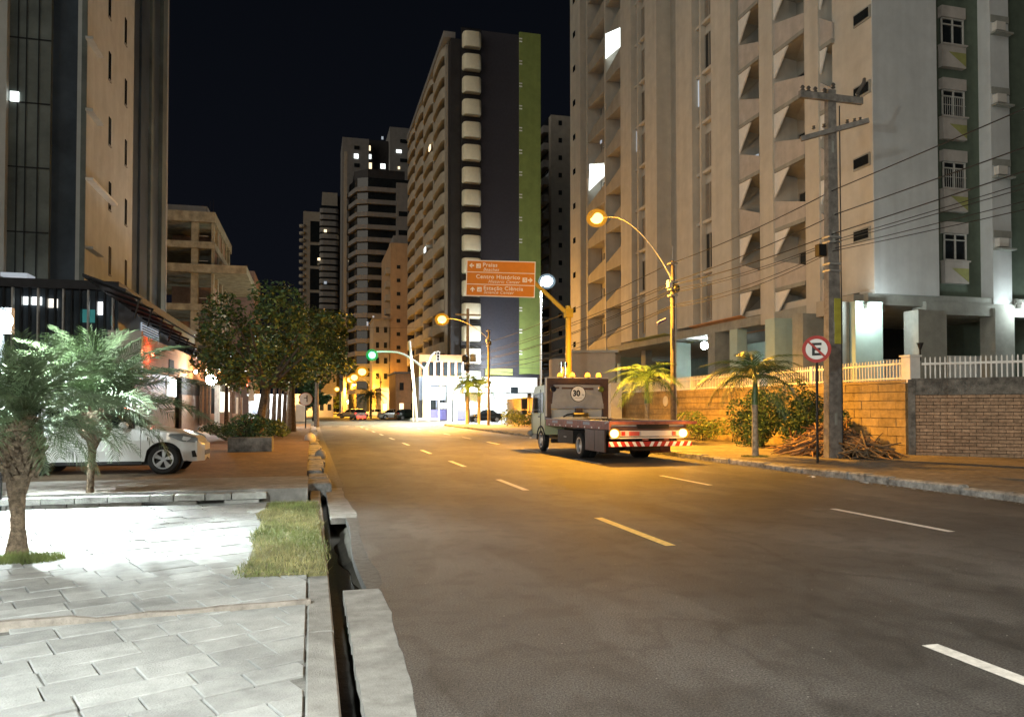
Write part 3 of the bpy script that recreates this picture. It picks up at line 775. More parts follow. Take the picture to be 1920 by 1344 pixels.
# no-parking sign
NP = G(1533,868,.13)
t = thing('no_parking_sign', 'round no-parking sign, struck-through E on a thin dark post', 'sign', (NP.x, NP.y, .1), -math.atan2(NP.x, NP.y))
MB().tube([(0,0.03,0),(0,0.03,3.25)],.033,8).build('post', M['black'], t)
def disc(r, y, m, z=3.08, nm='disc'):
    mb = MB(); mb.lathe([(r,y),(r,y+.006)],40,'y',(0,0,z)); return mb.build(nm, m, t)
disc(.365,-.020,M['red'],nm='red_ring'); disc(.275,-.0275,M['signwhite'],nm='white_face')
mb = MB()
mb.bx(-.115,-.045,-.036,-.029,3.08-.17,3.08+.17)
for zz in (-.17,-.032,.105): mb.bx(-.045,.125 if zz != -.032 else .10,-.036,-.029,3.08+zz,3.08+zz+.065)
mb.build('lettering', M['signblack'], t)
o = MB().bx(-.275,.275,-.044,-.037,-.028,.028).build('slash', M['red'], t, loc=(0,0,3.08)); o.rotation_euler = (0, rad(45), 0)

# brown tourist sign on its yellow post
YP = PX(1066, 700, 12.6)
t = thing('direction_sign', 'brown overhead direction sign with white lettering on an angled yellow post', 'road sign', (YP.x, YP.y, .1))
MB().tube([(0,0,0),(0,0,(P(1066,577,YP.dot(_fh)).z))],[.17,.14],12).build('post', M['yellow'], t, smooth=True)
zt = P(1066,590,YP.dot(_fh)).z-.1
Dp = YP.dot(_fh)
tl, tr_, bl, br = [P(*q, Dp-.2) for q in ((873,487),(1004,491.5),(875,555.5),(1003,558))]
ctr = (tl+tr_+bl+br)/4; W_ = ((tr_-tl).length+(br-bl).length)/2; H_ = ((tl-bl).length+(tr_-br).length)/2
en = P(1003,528,Dp-.05)
MB().tube([(0,0,zt), (en.x-YP.x+.05, en.y-YP.y+.25, en.z-.1),(ctr.x-YP.x+.2, ctr.y-YP.y+.40, ctr.z+.05)], [.12,.10,.08], 10).build('arm', M['yellow'], t, smooth=True)
MB().bx(-.19,.19,-.19,.19,zt-.15,zt+.3).build('collar', M['yellow'], t)
pa = thing('panel', None, None); pa.parent = t; pa.location = (ctr.x-YP.x, ctr.y-YP.y, ctr.z-.1)
rt = (tr_-tl).normalized(); rz_ = math.atan2(rt.y, rt.x)
pa.rotation_euler = (0, rad(1.6), rz_-rad(0.0))
mb = MB().cb(0,0,0,W_,.05,H_); board = mb.build('board', M['signbrown'], pa)
w2, h2, bt = W_/2, H_/2, .045
mb = MB()
for z in (h2-bt/2, -h2+bt/2): mb.bx(-w2,w2,-.034,-.026,z-bt/2,z+bt/2)
for x in (w2-bt/2, -w2+bt/2): mb.bx(x-bt/2,x+bt/2,-.034,-.026,-h2+bt,h2-bt)
for z in (H_*.167, -H_*.167): mb.bx(-w2+bt,w2-bt,-.034,-.026,z-bt*.4,z+bt*.4)
mb.build('border', M['signwhite'], pa)
s_ = W_/131.0            # metres per photo pixel
def st(body, px, py, size, it=False, al='LEFT'):
    text(body, size*s_*1.38, M['signwhite'], pa, ((px-938.7)*s_, -.030, (522.8-py+(px-938.7)*.0)*s_), (PI/2,0,0), bold=.0045 if not it else .002, shear=.3 if it else 0, align=al, spacing=1.12)
st('Praias', 904, 500.5, 7.6); st('Beaches', 905, 508.5, 5.9, True)
st('Centro Histórico', 975.5, 523, 7.6, al='RIGHT'); st('Historic Center', 974.5, 531, 5.9, True, 'RIGHT')
st('Estação Ciência', 906.5, 544.5, 7.6); st('Science Center', 907, 551.5, 5.9, True)
def arrow(px, py, a, r=4.6):
    mb = MB(); pts = [(r,0),(0,r),(-.4*r,r*.75),(.15*r,r*.28),(-r,r*.28),(-r,-r*.28),(.15*r,-r*.28),(-.4*r,-r*.75),(0,-r)]
    ca_, sa_ = math.cos(a), math.sin(a)
    vs = [(((x*ca_-z*sa_)+px-938.7)*s_, -.034, (522.8-py+(x*sa_+z*ca_))*s_) for x, z in pts]
    mb.prism([v for v in vs], (0,.006,0)); mb.build('arrow', M['signwhite'], pa)
arrow(883,499,PI); arrow(995,524,0); arrow(886,544,PI/2)
def picto(px, py, k):
    x, z = (px-938.7)*s_, (522.8-py)*s_; h = 4.4*s_
    MB().bx(x-h,x+h,-.034,-.028,z-h,z+h).build('pictogram', M['signwhite'], pa)
    mb = MB()
    if k == 0: mb.bx(x-h*.6,x+h*.6,-.040,-.035,z-h*.6,z-h*.45).bx(x+.1*h,x+h*.5,-.040,-.035,z+h*.1,z+h*.5)
    if k == 1: mb.bx(x-h*.4,x-h*.2,-.040,-.035,z-h*.6,z+h*.6).bx(x-h*.2,x+h*.6,-.040,-.035,z+h*.4,z+h*.6).bx(x+h*.2,x+h*.6,-.040,-.035,z-h*.5,z+h*.1)
    if k == 2: mb.bx(x-h*.5,x-h*.1,-.040,-.035,z-h*.5,z-h*.1).bx(x+h*.1,x+h*.5,-.040,-.035,z-h*.5,z-h*.1).bx(x+h*.1,x+h*.5,-.040,-.035,z+h*.1,z+h*.5)
    mb.build('pictogram_mark', M['signbrown'], pa)
picto(896,499.5,0); picto(984.5,524,1); picto(899,544,2)

# tall white lamp post near the guardhouse
WP = P(1014, 700, 86)
t = thing('white_lamp_post', 'tall white post with a glaring white lamp right of the brown sign', 'street lamp', (WP.x, WP.y, .1))
zt = P(1014,528,86).z
MB().tube([(0,0,0),(0,0,zt-.1)],[.13,.09],10).build('pole', M['white'], t, smooth=True)
MB().tube([(0,0,zt-.2),(.35,-.2,zt-.05)],.05,8).build('arm', M['white'], t)
MB().cb(.6,-.3,zt+.05,.6,.34,.14).build('lamp_head', M['galv'], t)
bo_ = MB().ball((.62,-.32,zt-.10),.98,16,.85).build('glowing_lamp_glass', M['halow'], t, smooth=True); MB().ball((.62,-.32,zt-.10),.66,14,.85).build('bulb', M['lampw'], bo_, smooth=True)  # outer shell and bulb oversized to carry the white glare
lamp(t, 'SPOT', (WP.x+.6, WP.y-.4, zt-1.1), 26000, LED, .2, aim=(-.35,.05,-1), size=rad(140), blend=.5); lamp(t, 'POINT', (WP.x+.6, WP.y-1.5, zt-.5), 1500, LED, .2)

# traffic light gantry
TP = P(796, 786, 92)
t = thing('traffic_light', 'white forked traffic light gantry showing green over the road', 'traffic light', (TP.x, TP.y, .1))
k_ = 92/1440
def q(px, py): return ((px-796)*k_*.968, -(px-796)*k_*.252, (765-py)*k_+1.5)
MB().tube([(0,0,0), q(796,692)], [.24,.17], 12).build('pole', M['white'], t, smooth=True)
MB().tube([q(796,692), q(785,683), q(772,673), q(757,664), q(745,660), q(730,659), q(706,659)], [.15,.14,.13,.12,.11,.10,.09], 8).build('arm', M['white'], t, smooth=True)
MB().tube([q(796,692), q(802,680), q(808,666), q(815,660), q(822,659)], [.15,.13,.11,.10,.09], 8).build('arm', M['white'], t, smooth=True)
for (px, py, lit) in ((697,665,True),(821,668,False)):
    c_ = q(px, py)
    hs = MB().cb(c_[0], c_[1], c_[2], .42, .30, 1.2).build('signal_head', M['cabwhite'] if not lit else M['black'], t)
    for j in range(3):
        mm = M['lampgreen'] if lit and j == 2 else M['signblack']
        MB().lathe([(.15,-.17),(.10,-.20)],12,'y',(c_[0],c_[1],c_[2]+.36-.36*j+0)).build('lens', mm, t)
c_ = q(697,665)
bo_ = MB().ball((c_[0],c_[1]-.2,c_[2]-.05),.72,16).build('green_halo', M['halog'], t, smooth=True); MB().ball((c_[0],c_[1]-.2,c_[2]-.05),.42,14).build('green_core', M['coreg'], bo_, smooth=True)  # glowing balls added over the lens as the green halo and core
lamp(t, 'POINT', (TP.x+c_[0]-.5, TP.y+c_[1]-1.6, c_[2]-.3), 350, (.1,1,.45), .2)
MB().bx(-1.6,1.7,-.9,.9,.02,.30).build('plinth', M['white'], t)
# other white posts at the junction
for (px, pt, lab) in ((768,640,'leaning white pole left of the traffic light gantry'),(775,735,'short white post left of the gantry pole'),(823,737,'short white post right of the gantry pole'),(848,748,'thin dark post at the edge of the junction grass')):
    b_ = P(px+(14 if pt==640 else 0), 787, 90); tp = P(px, pt, 90)
    o = thing('junction_post', lab, 'post', (b_.x, b_.y, .05))
    MB().tube([(0,0,0),(tp.x-b_.x, tp.y-b_.y, tp.z)], .09 if pt != 640 else .14, 8).build('shaft', M['white'] if px != 848 else M['darkmetal'], o)

# =================================================================== RIGHT TOWER (beige, with folded balconies)
FX = 23.0; FLO = 3.05; ZB = 6.5
def ya(px, X=FX): return PX(px, 700, X).y
rt_ = thing('apartment_tower', 'huge beige apartment tower with pilaster strips and folded balconies, standing behind the fences', 'building', (FX, 27.5, 2.1))
def rb(name, m, x0, x1, y0, y1, z0, z1): return MB().bx(x0,x1,y0,y1,z0,z1).build(name, m, rt_, world=True)
TOPZ = 46
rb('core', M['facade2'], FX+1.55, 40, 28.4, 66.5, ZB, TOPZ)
rb('ground_floor_slab', M['greycol'], FX-.2, 40, 27.6, 66.5, 6.0, ZB-.003)
def pil(p0, p1, X, zb=ZB, m='facade', nm='pilaster', back=FX+1.6):
    y1, y0 = ya(p0, X), ya(p1, X); rb(nm, M[m], X, back, y0, y1, zb, TOPZ); return y0, y1
pil(1070,1089,23.0,5.0)
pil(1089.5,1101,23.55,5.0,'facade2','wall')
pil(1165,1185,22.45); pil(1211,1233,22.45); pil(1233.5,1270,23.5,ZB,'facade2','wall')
pil(1270,1300,22.6,6.65); pil(1336,1373,22.6,6.6); pil(1373.5,1388,23.1,6.6,'facade2','wall')
pil(1427,1452,22.75,5.95); pil(1513,1539,22.75,5.95)
y0e, y1e = 27.5, ya(1566); rb('end_wall', M['facade'], FX, FX+1.6, 27.5, y1e, 6.62, TOPZ)
# pale wall facing the street corner
rb('pale_wall', M['pale'], FX+.01, PY(1757,300,27.5).x, 27.46, 28.4, 6.45, TOPZ)
# windows columns between pilasters: a tall strip with narrow windows and sills
def win_mesh(wy, h, m1, m2, mull=1):
    mb = MB(); mb.m(0).bx(.05,.10,-wy/2,wy/2,0,h); f_ = .045
    mb.m(1).bx(0,.06,-wy/2,-wy/2+f_,0,h).bx(0,.06,wy/2-f_,wy/2,0,h).bx(0,.06,-wy/2+f_,wy/2-f_,0,f_).bx(0,.06,-wy/2+f_,wy/2-f_,h-f_,h)
    for k in range(mull): yk = -wy/2+wy*(k+1)/(mull+1); mb.bx(0,.055,yk-.02,yk+.02,f_,h-f_)
    return mb
def vis_floors(y, X, extra=1):
    D = Vector((X, y, 0)).dot(_fh); return int((D*.531+1.6-ZB)/FLO)+1+extra
for (p0, p1, X, pm) in ((1185,1211,22.75,1198.3),(1300,1336,22.9,1317)):
    y1, ym, y0 = ya(p0,X), ya(pm,X), ya(p1,X)
    rb('strip_wall', M['facade'], X+.30, FX+1.6, y0, y1, ZB, TOPZ)
    rb('mullion', M['facade'], X-.05, X+.30, ym-.10, ym+.10, ZB, TOPZ)
    for (a, b) in ((y0, ym-.11),(ym+.11, y1)):
        wms = [win_mesh(b-a-.12, 2.15, 0, 0, mu).mesh('window', [mm_, M['facade2']]) for mm_, mu in ((M['wgrey'],1),(M['wgrey'],2),(M['glass'],1),(M['wbrown'],1),(M['wgrey'],1))]
        for k in range(vis_floors(y0, X)):
            z = ZB+.45+FLO*k
            link('window', R.choice(wms), rt_, (X+.18-FX, (a+b)/2-27.5, z-2.1))
            if k: link('sill', MBR.setdefault(('s',round(b-a,2)), MB().bx(0,.32,-(b-a)/2,(b-a)/2,-.30,-.12).mesh('sill', M['facade'])), rt_, (X+.0-FX, (a+b)/2-27.5, z-2.1))
# lit and special windows
def lit(px, py, X, wy, h, m, nm='lit_window', par=rt_):
    p = PX(px, py, X); return MB().bx(X-.03, X+.02, p.y-wy/2, p.y+wy/2, p.z-h/2, p.z+h/2).build(nm, m, par, world=True)
lit(1191.5,268,22.9,.75,1.5,M['litsoft']); lit(1308,178,23.05,.5,1.6,M['litsoft'])
# recessed balconies on the far part (two columns), some rooms lit
for (p0, p1, X, dz, Wl) in ((1101.5,1135,23.0,0,'a'),(1135.5,1165,22.7,.2,'b')):
    y1, y0 = ya(p0,X), ya(p1,X)
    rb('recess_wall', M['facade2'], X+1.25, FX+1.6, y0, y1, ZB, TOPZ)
    rb('fin', M['facade'], X-.05, X+1.2, y1-.22, y1, 5.2, TOPZ)
    pm = MB().bx(0,.12,y0-y1+.22,0,-.35,.95).mesh('parapet', M['facade2'])
    dm = win_mesh((y1-y0)*.42, 2.0, 0, 0).mesh('window', [M['glass'], M['frame']])
    for k in range(vis_floors(y0, X)):
        z = ZB+dz+FLO*k
        mbp = MB().prism([(X,y0,z-.3),(X,y1-.24,z-.3),(X,y1-.24,z+.35),(X,y0,z+1.15)], (.12,0,0)); mbp.build('parapet', M['facade2'], rt_, world=True)
        rb('balcony_floor', M['facade2'], X+.13, X+1.24, y0+.01, y1-.24, z-.25, z-.1)
        link('window', dm, rt_, (X+1.18-FX, y0+(y1-y0)*.62-27.5, z+.35-2.1))
for (a, b, c, d, X) in ((1134,62,1164,112,22.98),(1104,306,1134,360,23.3)):
    pts = [PX(px, py, X-.30) for px, py in ((a+1,b+2),(c-1,b-10 if b<100 else b),(c,b+25 if b<100 else d-30),(a,d-(0 if b<100 else 2)))]
    MB().prism(pts, (.02,0,0)).build('lit_room', M['litwhite'], rt_, world=True)
lit(1127,257,23.9,.35,1.1,M['litsoft']); lit(1119,257,23.9,.4,1.1,M['glass'],'window')
# small windows on the far strip
for k in range(11):
    z = ZB-.4+3.15*k
    MB().bx(22.97,23.02, ya(1078)-.25, ya(1078)+.35, z+1.0, z+1.5).build('window', M['glass'], rt_, world=True)
# small skewed windows on the end wall, hooded
for py in (32,170,304,441):
    p = PX(1617, py, FX)
    t_ = MB().bx(FX-.06,FX+.02,p.y-.52,p.y+.52,p.z-.28,p.z+.28).build('window_frame', M['greycol'], rt_, world=True)
    MB().bx(FX-.10,FX-.05,p.y-.44,p.y+.44,p.z-.20,p.z+.20).build('window_pane', M['glass'], rt_, world=True)
# folded balconies
tri_cols = ((1388.5,1426.5,11.15,'a'),(1452.5,1512.5,10.75,'b'),(1539.5,1565.5,12.35,'c'))
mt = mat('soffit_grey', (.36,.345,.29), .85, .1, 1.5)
for (p0, p1, zref, nm) in tri_cols:
    X = 22.85; y1, y0 = ya(p0,X), ya(p1,X); Wd = y1-y0
    zr = zref - FLO*2
    rb('recess_wall', M['facade2'], X+1.35, FX+1.6, y0, y1, ZB, TOPZ)
    rb('balcony_base', M['facade'], X+.3, X+1.34, y0, y1, 5.95 if nm != 'a' else 6.6, 6.9)
    nf = vis_floors(y0, X)+1
    hp_far, hp_near = 1.45, .75
    par = MB().prism([(0,0,0),(0,Wd,0),(0,Wd,hp_far),(0,0,hp_near)], (.10,0,0)).mesh('parapet', M['parapet'])
    lip = MB().bx(-.03,.10,0,Wd,-.20,-.002).mesh('balcony_edge', M['greycol'])
    fin = MB().prism([(0,Wd,-.22),(0,Wd*(.42 if nm != 'b' else .50),-.22),(0,Wd,-1.58)], (.08,0,0)).mesh('white_fin', M['white'])
    # sloping soffit under the balcony, folded back into the recess
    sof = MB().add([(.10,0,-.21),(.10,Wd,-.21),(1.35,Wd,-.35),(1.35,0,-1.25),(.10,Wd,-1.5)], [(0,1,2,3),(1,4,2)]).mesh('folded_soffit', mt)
    flo = MB().bx(.11,1.34,.01,Wd-.01,-.12,-.0).mesh('balcony_floor', M['greycol'])
    doo = win_mesh(Wd*.7, 1.5, 0, 0).mesh('window', [M['glass'], M['wgrey']])
    for k in range(nf):
        z = zr+FLO*k-2.1
        if z+2.1 < 6.4: 
            link('white_fin', fin, rt_, (X-FX+.02, y0-27.5, z+FLO)) if False else None
        if z+2.1 > 5.8:
            for nm_, me_, dx in (('parapet',par,0),('balcony_edge',lip,0),('balcony_floor',flo,0)): link(nm_, me_, rt_, (X-FX+dx, y0-27.5, z))
            link('window', doo, rt_, (X-FX+1.22, y0+Wd*.5-27.5, z+.3))
        if z+2.1-1.6 > 5.2:
            link('white_fin', fin, rt_, (X-FX, y0-27.5, z)); link('folded_soffit', sof, rt_, (X-FX, y0-27.5, z))
lit(1414,313,24.1,.9,1.2,M['litsoft'])
# face towards the corner: green recess, window column, air-conditioner column
xa, xb, xc, xd, xe_ = [PY(p,300,27.5).x for p in (1757,1785,1830,1861,1896)]
rb('green_recess', M['greenwall'], xa+.01, 40, 28.2, 29, 6.45, TOPZ)
rb('pilaster', M['pale'], xd, xe_, 27.55, 28.2, 6.2, TOPZ)
rb('corner_beam', M['greycol'], xa-.75, 40, 27.40, 28.19, 6.2-.55, 6.195)
for k, py in enumerate((462, 327, 192, 57, -78)):
    p = PY(1808, py, 27.75); z = p.z; x0, x1 = xb, xc
    rb('spandrel', M['parapet'], x0, x1, 27.95, 28.2, z+.62, z+1.12)
    rb('spandrel', M['parapet'], x0, x1, 27.95, 28.2, z-1.62, z-.66)
    mb = MB().prism([(x0+.35,27.935,z-.95),(x1-.02,27.935,z-.95),(x1-.02,27.935,z-1.55)], (0,.012,0)); mb.build('olive_triangle', M['olive'], rt_, world=True)
    rb('sill', M['parapet'], x0-.03, x1+.03, 27.86, 28.2, z-.66, z-.60)
    fr = thing('window', None, None); fr.parent = rt_; fr.location = ((x0+x1)/2-FX, 28.02-27.5, z-2.1)
    ww = (x1-x0)/2-.04
    MB().bx(-ww,ww,.06,.10,-.58,.60).build('pane', M['glass'], fr)
    mb = MB()
    for x in (-ww,-.02,ww-.05): mb.bx(x,x+.05,0,.06,-.58,.60)
    for zz in (-.58,.30,.56): mb.bx(-ww,ww,-.003,.063,zz,zz+.045)
    if k in (1,2):
        for j in range(9): mb.bx(-ww+.1+j*(2*ww-.2)/9, -ww+.115+j*(2*ww-.2)/9,-.05,-.035,-.56,.26)
        mb.bx(-ww,ww,-.052,-.036,-.1,-.08)
    mb.build('frame', M['frame'], fr)
    rb('air_conditioner', M['cabwhite'], xd+.12, xd+.62, 27.30, 27.549, z+.0, z+.38)
    rb('air_conditioner_shelf', M['greycol'], xd+.02, xe_-.02, 27.25, 27.549, z-.14, z-.06)
    rb('vent_recess', M['greycol'], xd+.02, xe_-.02, 27.50, 27.549, z+.45, z+.75)
# pilotis: columns, walls and lamps
def col_px(px0, px1, Y, zb, zt, m, nm='column', dep=.8):
    a, b = PY(px0,600,Y), PY(px1,600,Y); rb(nm, M[m], a.x, b.x, Y, Y+dep, zb, zt)
col_px(1604,1655,26.9,2.15,6.0,'mint'); col_px(1722,1775,26.2,2.15,5.64,'greycol'); col_px(1866,1902,27.3,2.15,6.0,'greycol')
col_px(1577,1592,27.2,2.15,6.0,'greycol'); col_px(1452,1486,33,2.15,6.0,'mint'); col_px(1505,1546,31,2.15,6.0,'greycol')
col_px(1382,1400,38,2.15,6.0,'mint'); col_px(1340,1372,40,2.15,6.0,'greycol'); col_px(1268,1295,47,2.15,6.5,'mint'); col_px(1210,1222,54,2.15,6.5,'greycol')
col_px(1163,1203,62,2.15,6.5,'mint')
rb('back_wall', M['greenwall'], 33, 33.3, 28.6, 66, 2.15, 6.0); rb('green_room', M['mint'], 29, 32.9, 44.2, 48, 2.15, 6.0)
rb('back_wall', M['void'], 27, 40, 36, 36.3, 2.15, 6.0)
col_px(1655,1712,28.6,2.15,3.75,'white','low_wall',.3); col_px(1776,1866,28.9,2.15,4.0,'white','low_wall',.3)
rb('canopy_slab', M['facade2'], 22.3, 23.9, 27.9, 30.4, 5.75, 6.45)
MB().prism([(22.4,ya(1247,22.4),6.48),(22.4,ya(1185,22.4),6.48),(24.5,ya(1200,22.4),6.0),(24.5,ya(1247,22.4),5.95)],(0,0,.05)).build('angled_soffit', M['olive'], rt_, world=True)
MB().prism([(22.5,ya(1389,22.5),6.6),(22.5,ya(1292,22.5),6.6),(24.6,ya(1300,22.5),5.95),(24.6,ya(1389,22.5),5.95)],(0,0,.05)).build('angled_soffit', M['terracotta'], rt_, world=True)
for (px, py, Y, pw, lab) in ((1633,575,26.6,120,'white lamp on the mint column right of the concrete pole'),(1447,606,33.6,210,'white lamp under the folded balconies, above the middle palm'),(1184,657,60,300,'white lamp under the tower, above the left palm'),(1320,648,44,110,'greenish lamp in the mint room under the tower'),(1922,574,27.0,90,'white lamp at the edge of the photo by the grey column')):
    p = PY(px, py, Y)
    t = thing('wall_lamp', lab, 'lamp', p, 0, 'white lamps under the beige tower')
    MB().ball((0,-.05,0), .13 if Y < 40 else .24, 12).build('glowing_lamp_glass', M['lampw'], t, smooth=True)
    MB().bx(-.08,.08,.05,.32,-.05,.16).build('bracket', M['galv'], t)
    lamp(t, 'POINT', (0,-.35,-.12), pw, COOL, .12, world=False)

# guardhouse left of the tower
gh = P(1108, 700, 52)
t = thing('guardhouse', 'low beige guardhouse with rounded corner behind the tow truck', 'building', (gh.x, gh.y, 0))
def qq(px, py): p = P(px, py, 52); return p
gw = (qq(1148,700)-qq(1068,700)).length
MB().cb(0,0,2.6,gw,3,5.3).build('wall', M['beigeg'], t).rotation_euler = (0,0,-YAW)
MB().lathe([(1.2,.1),(1.2,4.9)],20,'z',(-gw/2*.968-.1,gw/2*.25+.3,0)).build('rounded_corner', M['beigeg'], t, smooth=True)
MB().cb(0,0,5.33,gw+.4,3.3,.16).build('roof', M['facade'], t).rotation_euler = (0,0,-YAW)
MB().bx(-.55,.35,-.08,0,3.0,4.0).build('recess_panel', M['facade2'], t, loc=(.3,-1.5,0)).rotation_euler = (0,0,-YAW)
t = thing('gate_pillar', 'slim white pillar where the ochre wall ends behind the truck', 'post', (*PX(1152,700,17.6).xy, .1))
MB().bx(-.35,.35,-.3,.3,0,2.9).bx(-.42,.42,-.36,.36,2.9,3.0).build('body', M['white'], t)
t = thing('small_notice', 'small pale round notice fixed to the ochre wall beside the lamp pole', 'sign', PX(1248,752,WX-.09))
MB().lathe([(.28,-.02),(.28,.02)],20,'x').build('plate', M['cabwhite'], t)

# =================================================================== TOWERS IN THE MIDDLE
def tower(name, lab, x0, x1, y0, y1, z1, m, z0=0.0):
    t = thing(name, lab, 'building', (x0, y0, 0))
    MB().bx(x0,x1,y0,y1,z0,z1).build('wall', m, t, world=True); return t
def wb(t, nm, m, x0, x1, y0, y1, z0, z1): return MB().bx(x0,x1,y0,y1,z0,z1).build(nm, m, t, world=True)
Ys = 101.0
nv = tower('navy_tower', 'tall navy tower with a lime green edge and a column of rounded cream balconies', 21.95, 30.1, Ys, 112, 52.9, M['navy'], 5.6)
XG = PY(974,300,Ys-.25).x
wb(nv,'green_fin',M['lime'],XG,30.3,Ys-.35,Ys-.01,6.2,53.2)
wb(nv,'rear_wall',M['far_dark'],17.9+.6,21.94,Ys+2.2,144,5.6,52.0)
wb(nv,'dark_wall',M['far_dark'],17.9,19.2,Ys+.3,Ys+4,5.6,51.5)
for py in (202,243,285,326,368,411,452,580-0,621,661,160,118,76):
    p = PY(975.5, py, Ys-.3)
    for z_ in (.2,-.2): MB().bx(p.x-.15,p.x+.25,Ys-.42,Ys-.33,p.z+z_-.08,p.z+z_+.08).build('vent_cap', M['signwhite'], nv, world=True)
# rounded cream balconies
def arcp(w, d, n=10):
    pts = [(-w/2, 0)]
    for i in range(n+1):
        a = PI - PI*i/n; pts.append((math.copysign(abs(math.cos(a))**.45, math.cos(a))*w/2, -d*abs(math.sin(a))**.6))
    return pts + [(w/2, 0)]
ap_ = arcp(2.55, 1.15)
mb = MB()
pl_ = [(x,y,0) for x,y in ap_]; n = len(pl_)
prof = [(.90,0),(1,.18),(1.0,1.9),(.97,2.0)]
vs = []; fs = []
for sc_, h in prof: vs += [(x*sc_, y*sc_, h) for x,y in ap_]
for i in range(3):
    for k in range(n-1): fs.append((i*n+k, i*n+k+1, (i+1)*n+k+1, (i+1)*n+k))
fs.append(tuple(range(n))); 
cb_mesh = MB().add(vs, fs).mesh('balcony', M['cream'])
cb_mesh.polygons.foreach_set('use_smooth', [True]*len(cb_mesh.polygons)); cb_mesh.set_sharp_from_angle(angle=rad(40))
rail_m = MB().tube([(x,y-.0,2.25) for x,y in ap_], .035, 5).mesh('balcony_rail', M['darkmetal'])
rec_m = MB().bx(-1.27,1.27,.05,.15,2.02,2.95).mesh('balcony_opening', M['glass'])
for k in range(17):
    zc = PY(883, 78+42.1*k+15, Ys).z
    o = link('balcony', cb_mesh, nv, (20.6-21.95, -.02, zc-.0)); 
    link('balcony_rail', rail_m, nv, (20.6-21.95, -.02, zc)); link('balcony_opening', rec_m, nv, (20.6-21.95, -.02, zc))
wb(nv,'balcony_back_wall',M['far_dark'],19.25,21.94,Ys+.02,Ys+.3,5.6,53)
# street-side face with staggered beige balconies
mtb = mat('far_balcony', (.44,.39,.31), .8, .1, 1.5)
hb = MB(); a2 = arcp(10.2, 1.3, 12); n = len(a2)
vs = [(-abs(y)*1.0, x, 0) for x,y in a2] + [(-abs(y), x, 1.55) for x,y in a2]
hb.add([( (v[0]), v[1], v[2]) for v in vs], [(k,k+1,k+1+n,k+n) for k in range(n-1)]+[tuple(range(n))])
hb_mesh = hb.mesh('balcony', mtb)
for j in range(4):
    for k in range(16):
        z = 6.2+2.96*k + (.3 if j % 2 else 0)
        if (j == 0 and k > 16): continue
        link('balcony', hb_mesh, nv, (18.45-21.95, 8.6+j*10.5-.2, z))
for j in range(5): wb(nv,'dividing_wall',M['far_beige'] if j != 4 else M['far_dark'],17.55,18.49,Ys+2.7+j*10.45,Ys+3.5+j*10.45,5.8,51.8-j*0.2)
wb(nv,'roof_edge',M['far_grey'],17.0,18.6,Ys+1,144,51.9,52.7)
for (px,py,m) in ((806,278,'litwarm'),(797,469,'litwhite'),(890-0,640,'litsoft')):
    p = PX(px,py,17.2); MB().bx(17.1,17.25,p.y-.7,p.y+.7,p.z-.35,p.z+.35).build('lit_window', M[m], nv, world=True) if px < 850 else None
# podium of the navy tower
p0, p1 = PY(786,700,97.5), PY(866,700,97.5)
t = thing('corner_office', 'two-storey office with white portal frame and purple-blue base at the junction', 'building', (p0.x, 97.5, 0))
def oz(py): return PY(820,py,97.5).z
wb(t,'upper_wall',M['terracotta'],p0.x,p1.x,97.5,104,oz(706),oz(665))
for i in range(6):
    x = p0.x+.35+i*(p1.x-p0.x)/6; wb(t,'window',M['glass'],x,x+.52,97.42,97.52,oz(704),oz(679))
    wb(t,'pier',M['white'],x+.58,x+.74,97.35,97.49,oz(706),oz(678))
wb(t,'portal_beam',M['white'],PY(800,700,97).x,PY(862,700,97).x,96.6,97.4,oz(722),oz(706.5))
wb(t,'portal_post',M['white'],PY(800,700,97).x,PY(806,700,97).x,96.6,97.4,0,oz(722.2)); wb(t,'portal_post',M['white'],PY(838,700,97).x,PY(856,700,97).x,96.6,97.4,0,oz(722.2))
wb(t,'ground_wall',M['bluegrey'],p0.x,p1.x,97.6,104,0,oz(706.3))
wb(t,'shop_window',M['litsoft'],PY(806.5,700,97).x,PY(837,700,97).x,97.42,97.5,oz(750),oz(724))
for a_,b_ in ((787,797),(808,818),(824,834)): wb(t,'glass_door',M['glass'],PY(a_,700,97).x,PY(b_,700,97).x,97.3,97.4,0.1,oz(750))
wb(t,'base_panel',M['purple'],PY(806,700,97).x,PY(872,700,97).x,96.9,96.98,.1,oz(768))
wb(t,'poster',M['signwhite'],PY(824,700,97).x,PY(838,700,97).x,96.8,96.86,oz(766),oz(755))
# bright open ground floor right of it
x0, x1 = PY(866,700,99).x, PY(1004,700,99).x
t = thing('petrol_canopy', 'glaring white open ground floor under the navy tower', 'building', (x0, 99, 0))
wb(t,'fascia',M['white'],x0,x1,98.2,100.9,oz(742)+.5,oz(706))
wb(t,'back_wall',M['white'],x0+.1,x1,103,103.3,0,oz(742)+.45)
for px in (868,905,952,1000): xx = PY(px,700,98.5).x; wb(t,'column',M['white'],xx-.2,xx+.2,98.5,98.9,0,oz(742)+.48)
xx = PY(965,700,98).x; wb(t,'dark_window',M['glass'],xx-.5,xx+.5,98.1,98.19,oz(737),oz(724))
xx = PY(945,700,98).x; wb(t,'olive_louvre',M['olive'],xx-1.9,xx+1.9,100.7,100.98,oz(700),oz(687))
for px in (885,930,975):
    p = PY(px,728,96.5)
    lamp(t, 'POINT', (p.x, 101.6, 5.0), 900, LED, .3)
lamp(t, 'SPOT', (PY(920,700,95).x, 94.5, 6.6), 16000, LED, .3, aim=(-.6,.1,-1), size=rad(160), blend=.4)
lamp(t, 'POINT', (PY(940,700,97).x, 95.5, 7.5), 2600, LED, .3)
